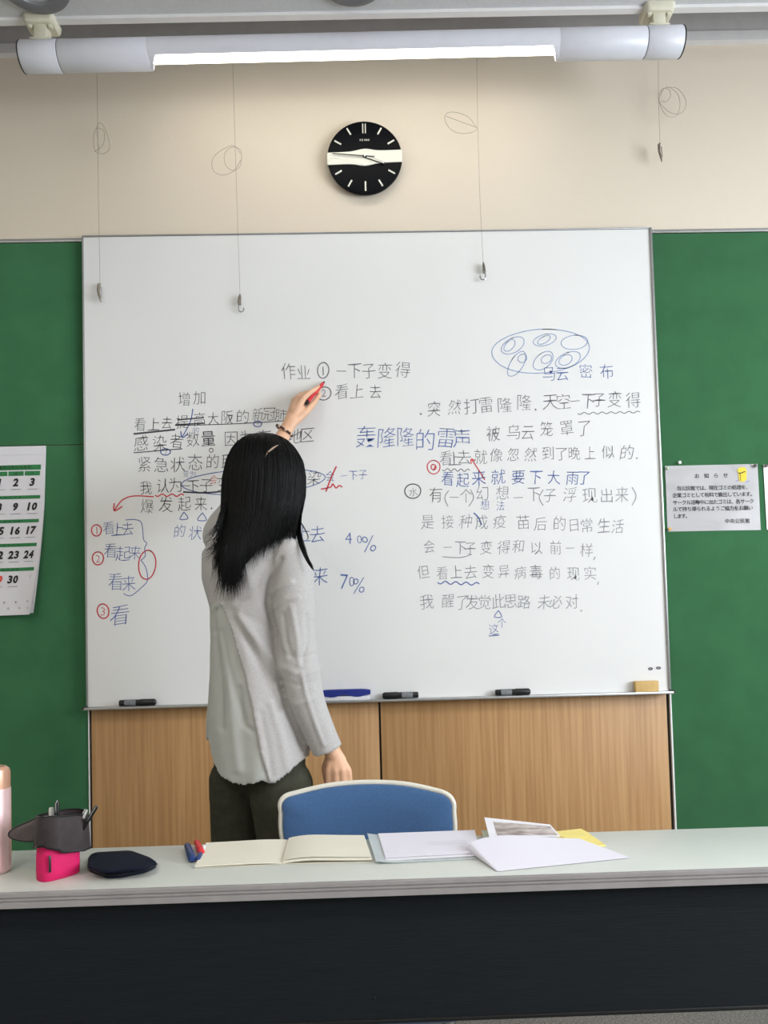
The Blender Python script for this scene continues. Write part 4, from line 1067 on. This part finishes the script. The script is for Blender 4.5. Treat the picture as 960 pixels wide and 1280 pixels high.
# bracelet
ad = (rp(364,526,-.128)-WL).normalized(); c0 = rp(355.5,538.5,-.135); n1 = ad.orthogonal().normalized(); n2 = ad.cross(n1)
br_o = None
b = nb(); tube(b, [c0+(n1*math.cos(t)+n2*math.sin(t))*.0285+ad*.006*math.sin(t) for t in [2*PI*k/24 for k in range(25)]], .0012, 6, False); br_o = obj('bracelet', b, 'bead_dark', person)
for k in range(22):
    t = 2*PI*k/22; b = nb(); p = c0+(n1*math.cos(t)+n2*math.sin(t))*.0288+ad*.006*math.sin(t)
    bmesh.ops.create_icosphere(b, subdivisions=2, radius=.0047, matrix=Matrix.Translation(p)); obj('bead', b, 'bead_pale' if k % 3 == 0 else 'bead_dark', br_o)

# shirt ------------------------------------------------------------
SHR = [ # py, px centre, y, a, b
 (655, 321, -.480, .058, .052), (662, 318, -.484, .085, .062), (672, 314, -.490, .128, .078), (688, 312, -.493, .150, .094), (720, 311, -.497, .138, .104),
 (760, 313, -.500, .112, .100), (800, 315, -.500, .112, .102), (830, 316, -.500, .116, .105), (865, 319, -.500, .128, .112), (900, 322, -.500, .141, .120), (950, 325, -.500, .148, .128), (1000, 326, -.500, .150, .130)]
rows_ = []
for py, px, y, a_, b_ in SHR: p = PY(px, py, y); rows_.append((p.z, p, a_, b_))
def shirt_at(z):
    for (z1, p1, a1, b1), (z0, p0, a0, b0) in zip(rows_[:-1], rows_[1:]):
        if z0 <= z <= z1:
            t = (z1-z)/(z1-z0); t = t*t*(3-2*t)*.5+t*.5; c = p1.lerp(p0, t); c.z = z; return c, a1+(a0-a1)*t, b1+(b0-b1)*t
    z1, p, a_, b_ = rows_[-1] if z < rows_[-1][0] else rows_[0]; c = p.copy(); c.z = z; return c, a_, b_
YB0 = -.62
hem_px = [(250,925), (256,942), (262,958), (272,969), (286,977), (305,980.5), (320,977), (330,974), (338,977), (348,974), (358,968), (368,960), (380,951), (392,944), (402,938)]
hem = [PY(x, y, YB0+.02) for x, y in hem_px]
def hem_z(x):
    if x <= hem[0].x: return hem[0].z
    for a_, c_ in zip(hem[:-1], hem[1:]):
        if a_.x <= x <= c_.x: return a_.z+(c_.z-a_.z)*(x-a_.x)/(c_.x-a_.x)
    return hem[-1].z
b = nb(); NT = 72; rings = []
ztop = rows_[0][0]
for j in range(41):
    s = j/40; ring = []
    for k in range(NT):
        t = 2*PI*k/NT
        ct, st = math.cos(t), math.sin(t)
        # provisional x from the lowest row decides this column's hem
        c, a_, b_ = shirt_at(.76); e = 2.25
        off = LAT*(a_*math.copysign(abs(ct)**(2/e), ct))+FW*(b_*math.copysign(abs(st)**(2/e), st))
        back = max(0, min(1, (-off.y-.0)/.05))
        hz = hem_z((c+off).x)*back + (hem[0].z*.5+hem[-1].z*.5)*(1-back)
        z = ztop+(hz-ztop)*s
        c, a_, b_ = shirt_at(z)
        wv = 1+.018*s*s*math.sin(7*t+1)+.012*s*s*math.sin(11*t)
        ring.append(c+(LAT*(a_*math.copysign(abs(ct)**(2/e), ct))+FW*(b_*math.copysign(abs(st)**(2/e), st)))*wv)
    rings.append(ring)
last = rings[-1]; lc = sum(last, Vector())/len(last)
for k_, (s_, dz_) in enumerate(((.985, .000), (.90, .010), (.89, .05))):   # the hem is open underneath, cloth about a centimetre thick
    rings.append([Vector((lc.x+(p.x-lc.x)*s_, lc.y+(p.y-lc.y)*s_, p.z+dz_)) for p in last])
rings.append([Vector((lc.x+(p.x-lc.x)*.5, lc.y+(p.y-lc.y)*.5, .86)) for p in last])
skin_rings(b, rings)
def sleeve(pts, seg=24):
    P_ = [Vector(p[0]) for p in pts]; R_ = [p[1] for p in pts]
    Q = catmull(P_, 5); RR = [v.x for v in catmull([Vector((r, 0, 0)) for r in R_], 5)]
    tube(b, Q, RR, seg)
sleeve([(rp(340,690,-.55), .035), (rp(354,691,-.565), .046), (rp(364,706,-.58), .054), (rp(368,745,-.588), .054), (rp(370,790,-.592), .053), (rp(374,830,-.592), .053), (rp(384,875,-.588), .047), (rp(397,908,-.582), .042), (rp(409.5,938.5,-.576), .0405)])
sleeve([(rp(300,685,-.45), .040), (rp(284,676,-.43), .050), (rp(277,668,-.40), .054), (SL.lerp(EL, .4), .052), (EL, .047), (EL.lerp(WL, .4), .043), (EL.lerp(WL, .72), .036)])
sm = voxel(b, .0045, 6)
# folds and the overlapping back panel
edge_px = [(271,752), (275,756), (282,772), (290,790), (305,840), (316,885), (327,940), (339,980)]
edge = [PY(x, y, YB0) for x, y in edge_px]
def seg_dist(x, z, a_, c_):
    dx_, dz_ = c_.x-a_.x, c_.z-a_.z; t = max(0, min(1, ((x-a_.x)*dx_+(z-a_.z)*dz_)/(dx_*dx_+dz_*dz_))); return math.hypot(x-a_.x-t*dx_, z-a_.z-t*dz_), t
def edge_x(z):
    if z >= edge[0].z: return None
    for a_, c_ in zip(edge[:-1], edge[1:]):
        if c_.z <= z <= a_.z: return a_.x+(c_.x-a_.x)*(a_.z-z)/(a_.z-c_.z)
    return edge[-1].x
FOLDS = [ # px polyline, amplitude (m), width (m)
 ([(352,700), (338,730), (334,755), (343,785), (352,820)], -.011, .008), ([(341,742), (352,735), (366,730)], .006, .008), ([(345,760), (358,750), (374,748)], .004, .007),
 ([(366,760), (374,800), (376,830)], .004, .007), ([(379,842), (384,868), (394,900), (405,930)], .005, .005), ([(356,770), (360,800), (366,818)], -.004, .008), ([(384,770), (386,800), (380,825)], -.003, .006), ([(352,870), (372,880), (392,872)], .003, .007), ([(352,815), (372,822), (394,818)], -0.0022500000000000003, .006), ([(354,832), (374,842), (398,838)], 0.0022500000000000003, .006), ([(356,850), (376,856), (402,850)], -0.0018000000000000002, .006),
 ([(300,770), (325,805), (350,835)], .007, .011), ([(296,775), (318,815), (342,850)], -.007, .010), ([(292,765), (330,780), (345,795)], -.004, .012), ([(310,800), (335,850), (352,885)], -.005, .009),
 ([(350,850), (362,895), (378,935)], -.008, .009), ([(340,880), (352,920), (360,960)], .005, .009), ([(328,890), (336,930), (342,965)], -.003, .007),
 ([(270,770), (285,830), (292,900), (300,960)], .005, .014), ([(264,790), (272,850), (276,910)], -.006, .010), ([(300,860), (306,905), (318,912)], -.004, .007), ([(276,790), (290,850), (306,900)], -.005, .009),
 ([(262,762), (268,756), (276,754)], .005, .006), ([(266,762), (263,775), (262,790)], -.008, .005), ([(258,700), (272,720), (270,745)], -.005, .012), ([(300,700), (315,730), (325,760)], .003, .014), ([(335,705), (322,735), (300,750)], -.004, .012)]
FOLDW = [([PY(x, y, -.60) for x, y in pl_], a_, w_) for pl_, a_, w_ in FOLDS]
bmc = bmesh.new(); bmc.from_mesh(sm)
for a_, c_ in zip(edge[:-1], edge[1:]):      # cut clean along the edge of the overlapping panel
    zl, zh = c_.z-(.05 if c_ is edge[-1] else 0), a_.z
    fs = [f for f in bmc.faces if f.normal.y < .3 and zl-.004 < f.calc_center_median().z < zh+.004]
    gm = list(set([e for f in fs for e in f.edges] + [v for f in fs for v in f.verts] + fs))
    d_ = (c_-a_); bmesh.ops.bisect_plane(bmc, geom=gm, plane_co=a_, plane_no=Vector((d_.z, 0, -d_.x)).normalized(), dist=1e-5)
sm = bpy.data.meshes.new('t2'); bmc.to_mesh(sm); bmc.free()
nrm = [v.normal.copy() for v in sm.vertices]
for v, n_ in zip(sm.vertices, nrm):
    x, z = v.co.x, v.co.z; d = 0.0
    back = max(0, min(1, .25-n_.y*1.2))
    if back > 0:
        for pl_, a_, w_ in FOLDW:
            best = 9
            for p_, q_ in zip(pl_[:-1], pl_[1:]):
                dd, _ = seg_dist(x, z, p_, q_)
                if dd < best: best = dd
            if best < w_*3: d += a_*math.exp(-(best/w_)**2)
        ex = edge_x(z)
        if ex is not None and v.co.x < .0 and n_.y < .3:
            s_ = (x-ex)
            if s_ > .0006: d += .0065*math.exp(-(s_/.07)**2)
            elif s_ > -.0006: d += .002
            else: d -= .001
        d *= back
    q = Vector((x*14, v.co.y*14, z*7)); d += .0022*noise.noise(q)+.0010*noise.noise(q*2.7)
    v.co += n_*d
# split into knit shirt and smooth back panel
bm0 = bmesh.new(); bm0.from_mesh(sm); bm0.faces.ensure_lookup_table()
def is_panel(f):
    c = f.calc_center_median(); ex = edge_x(c.z)
    return ex is not None and c.x < ex and f.normal.y < .25 and c.z < edge[0].z
flags = [is_panel(f) for f in bm0.faces]
bmA = bm0.copy(); bmA.faces.ensure_lookup_table(); bmesh.ops.delete(bmA, geom=[f for f, g_ in zip(bmA.faces[:], flags) if g_], context='FACES')
bmesh.ops.delete(bm0, geom=[f for f, g_ in zip(bm0.faces[:], flags) if not g_], context='FACES')
def raw(bm_, name, m, parent, **kw):
    me = bpy.data.meshes.new(name); bm_.to_mesh(me); bm_.free(); return mesh_obj(name, me, m, parent, True, **kw)
shirt = raw(bmA, 'top', 'knit', person, label='heather grey long-sleeved knit top')
raw(bm0, 'back_panel', 'satin', shirt, label='smooth pale grey back panel')
# trousers -----------------------------------------------------------
b = nb()
ellipsoid(b, TC+UP*.09, (LAT, FW, UP), (.138, .108, .11), 28, 16)
for s, hp in ((1, HRp), (-1, HLp)):
    kn = Vector((TC.x, -.5, .45))+LAT*s*.082+FW*.01; an = feet[0 if s == 1 else 1]
    capsule(b, hp-LAT*s*.006+UP*.03, .083, hp-LAT*s*.006, .084, 20); capsule(b, hp-LAT*s*.006, .084, hp.lerp(kn, .5)+LAT*s*.004, .077, 20); capsule(b, hp.lerp(kn, .5)+LAT*s*.004, .077, kn, .066, 20); capsule(b, kn, .066, kn.lerp(an, .5), .062, 20)
    tube(b, [kn.lerp(an, .4), an+UP*.02, an-UP*.005], [.060, .050, .050], 20)
tm = voxel(b, .006, 6)
for v in tm.vertices:
    q = Vector((v.co.x*9, v.co.y*9, v.co.z*5)); v.co += v.normal*(.004*noise.noise(q)-.003*math.exp(-((v.co.z-.44)/.02)**2))
pn = mesh_obj('trousers', tm, 'pants', person, True)
b = nb(); tube(b, [TC+LAT*.10-FW*.094-UP*.0+UP*(-.02*k)-FW*(.002*k)*0+LAT*.006*k for k in range(2)], .001, 6); 
b.free()
for an in feet:
    b = nb(); capsule(b, an-UP*.052-FW*.02, .040, an+FW*.12-UP*.062, .032, 16); capsule(b, an-UP*.052-FW*.02, .040, an-UP*.04-FW*.025, .036, 16)
    sh = voxel(b, .006, 3)
    for v in sh.vertices: v.co.z = max(v.co.z, .002)
    mesh_obj('shoe', sh, 'shoe', person, True)

# hair -----------------------------------------------------------------
HAIR = [ # py, xl, xr, y centre, half depth
 (543.5, 322, 338, -.462, .02), (547, 309, 350, -.463, .055), (553, 299, 361, -.465, .078), (563, 291, 370, -.467, .096), (577, 284.5, 378, -.47, .110), (597, 280.5, 381.5, -.472, .117),
 (620, 279, 380.5, -.475, .115), (640, 278, 376.5, -.485, .105), (655, 277, 373, -.505, .092), (668, 276, 366, -.530, .078), (680, 278, 352, -.560, .060), (692, 280, 340, -.580, .046), (704, 283, 320, -.592, .034), (716, 286, 308, -.600, .024), (724, 287, 299, -.602, .014)]
hv = []
for py, xl, xr, y, dp in HAIR:
    l, r = PY(xl, py, y), PY(xr, py, y); hv.append(((l+r)/2, (r.x-l.x)/2, dp, py))
def hair_at(py):
    if py <= HAIR[0][0]: c, a_, d, _ = hv[0]; return c.copy(), a_*.3, d
    for i in range(len(hv)-1):
        if hv[i][3] <= py <= hv[i+1][3]:
            t = (py-hv[i][3])/(hv[i+1][3]-hv[i][3]); return hv[i][0].lerp(hv[i+1][0], t), hv[i][1]+(hv[i+1][1]-hv[i][1])*t, hv[i][2]+(hv[i+1][2]-hv[i][2])*t
    c, a_, d, _ = hv[-1]; return c.copy(), a_, d
def hair_pt(py, phi, s=1.0):
    c, a_, d = hair_at(py); e = 2.3; cp, sp = math.cos(phi), math.sin(phi)
    return c+Vector((a_*s*math.copysign(abs(cp)**(2/e), cp), -d*s*math.copysign(abs(sp)**(2/e), sp), 0))
# crop front so the face stays open: a ring leaves a notch in front below the brow
b = nb(); rings = []
for py in [543.6, 545, 548, 552, 557, 563, 570, 578, 588, 600, 612, 624, 636, 648, 660, 672, 684, 694, 704, 712, 718]:
    ring = []
    for k in range(56):
        phi = 2*PI*k/56; p = hair_pt(py, phi, .97)
        if py > 572:
            rel = p-HC; f = rel.dot(HF); l = rel.dot(HL)
            lim = .045 if py < 640 else .02
            if f > lim and py < 665:
                p -= HF*(f-lim)*min(1, (py-572)/14)
        ring.append(p)
    if py > 650:
        k_ = 1-.22*min(1, (py-650)/50); cR = sum(ring, Vector())/len(ring)
        ring = [Vector((cR.x+(p.x-cR.x)*k_-.001*(1-k_)/.22, p.y+.004, p.z)) for p in ring]
    rings.append(ring)
skin_rings(b, rings)
hm = voxel(b, .005, 5)
for v in hm.vertices:
    a_ = math.atan2(v.co.y-hv[5][0].y, v.co.x-hv[5][0].x)
    v.co += v.normal*(.0016*noise.noise(Vector((a_*16, 0, v.co.z*2.0)))+.0010*noise.noise(Vector((a_*38, 3, v.co.z*3))))
hair = mesh_obj('hair', hm, 'hair', person, True)
bvh = BVHTree.FromObject(bpy.context.scene.objects[hair.name], bpy.context.evaluated_depsgraph_get()) if False else None
V, Fc = [], []
def strand(pts, r0):
    n = len(pts); fr = frames(pts); base = len(V)
    for i, (p, nn, bb) in enumerate(fr):
        r = r0*(1-(i/(n-1))**3)+.00010
        if i == 0: r *= .5
        for j in range(3):
            a = 2*PI*j/3; V.append(p+nn*(r*math.cos(a))+bb*(r*math.sin(a)))
    for i in range(n-1):
        for j in range(3): Fc.append((base+3*i+j, base+3*i+(j+1) % 3, base+3*i+3+(j+1) % 3, base+3*i+3+j))
ENDS = [(270, 700), (277, 722), (284, 736), (292, 742), (300, 740), (310, 731), (320, 720), (332, 706), (342, 696), (352, 686), (362, 678), (372, 672), (385, 668)]
def end_py(x):
    for a_, c_ in zip(ENDS[:-1], ENDS[1:]):
        if a_[0] <= x <= c_[0]: return a_[1]+(c_[1]-a_[1])*(x-a_[0])/(c_[0]-a_[0])
    return ENDS[0][1] if x < ENDS[0][0] else ENDS[-1][1]
def px_of(p):
    d = p-CAM; return CX+FPX*d.dot(RGT)/d.dot(_fwd)
for i in range(4200):
    phi = random.uniform(-.35, PI+.35); s = random.uniform(.955, 1.012)
    p650 = hair_pt(648, phi, s); x0 = px_of(p650)
    pe = end_py(x0)+random.gauss(0, 7)-abs(random.gauss(0, 5)); start = random.uniform(544, 600) if random.random() < .8 else random.uniform(600, 640)
    pts = []; n = 15; ph = random.uniform(0, 6); am = random.uniform(0, .0015)
    lean = -.30*math.exp(-((x0-327)/24)**2) + (.08 if x0 < 290 else 0) + random.gauss(0, .05)
    if x0 > 350: lean = random.gauss(-.18, .08)
    lock = (round(x0/7+.7*math.sin(x0*.21))*7-x0)*random.uniform(.5, 1.1)
    flick = (random.random() < .12 and x0 < 292)
    for k in range(n):
        t = k/(n-1); py = start+(pe-start)*t
        if py <= 648: p = hair_pt(py, phi, s)
        else:
            c, a_, d = hair_at(648); q = (py-648)
            p = p650.copy()
            zz = hair_at(648)[0].z-q/455; p.z = zz
            p.x += (lean*q + lock*(q/75)**1.3)/455 - (.000004*q*q if flick else 0)
            sp = max(0, math.sin(phi)); 
            ty = PY(x0, py, -.6); tgt = -.600-.030*sp-.006*random.random()
            kk = min(1, q/45); p.y = p650.y*(1-kk)+tgt*kk if sp > .15 else p650.y-.05*kk
        p.x += am*math.sin(py*.05+ph); pts.append(p)
    strand(pts, random.uniform(.0007, .0013))
# stray ends flicking out to the left
for i in range(60):
    s0 = random.uniform(638, 672); e = random.uniform(0, 1)
    P_ = [PY(279+random.uniform(-1, 6), s0-12, -.56), PY(276+random.uniform(-1, 5), s0, -.58), PY(272-5*e, s0+14+6*e, -.595), PY(266-14*e+random.gauss(0, 2), s0+26+random.uniform(-4, 10), -.60)]
    strand(catmull(P_, 4), .0007)
# locks falling over the right shoulder
for i in range(170):
    j_ = random.gauss(0, 1.6); e = random.random()
    P_ = [PY(374+j_, 625, -.50), PY(373+j_*.8, 648, -.515), PY(373+j_*.7, 666, -.56), PY(378+j_*.8, 684, -.622), PY(384+j_*.5, 697+4*e, -.645), PY(389+j_*.5+3*e, 706+7*e, -.648)]
    strand(catmull(P_, 4), .0008)
for i in range(10):
    j_ = random.gauss(0, .8); P_ = [PY(371+j_, 636, -.50), PY(373+j_, 648, -.51), PY(380+j_, 660, -.53), PY(385+j_, 671, -.55), PY(383+j_, 675, -.56)]
    strand(catmull(P_, 4), .0005)
me = bpy.data.meshes.new('strands'); me.from_pydata(V, [], Fc); me.update()
mesh_obj('hair_strands', me, 'hair', hair, True, kind='stuff')
# parting on the crown
hb = BVHTree.FromPolygons([HAIRV for HAIRV in [tuple(v.co+WORLD['hair']) for v in hm.vertices]], [tuple(p.vertices) for p in hm.polygons])
pts = []
for px, py in ((331,574), (334,568), (339,563), (345,559), (351,556)):
    hit = hb.ray_cast(CAM, ray(px, py).normalized())
    if hit[0]: pts.append(hit[0]+hit[1]*.0030)
if len(pts) > 2:
    b = nb(); Q = catmull(pts, 4); tube(b, Q, [.0003+.0030*math.sin(PI*k/(len(Q)-1)) for k in range(len(Q))], 8, squash=.6)
    obj('parting', b, 'scalp', hair, label='pale scalp line of the parting')
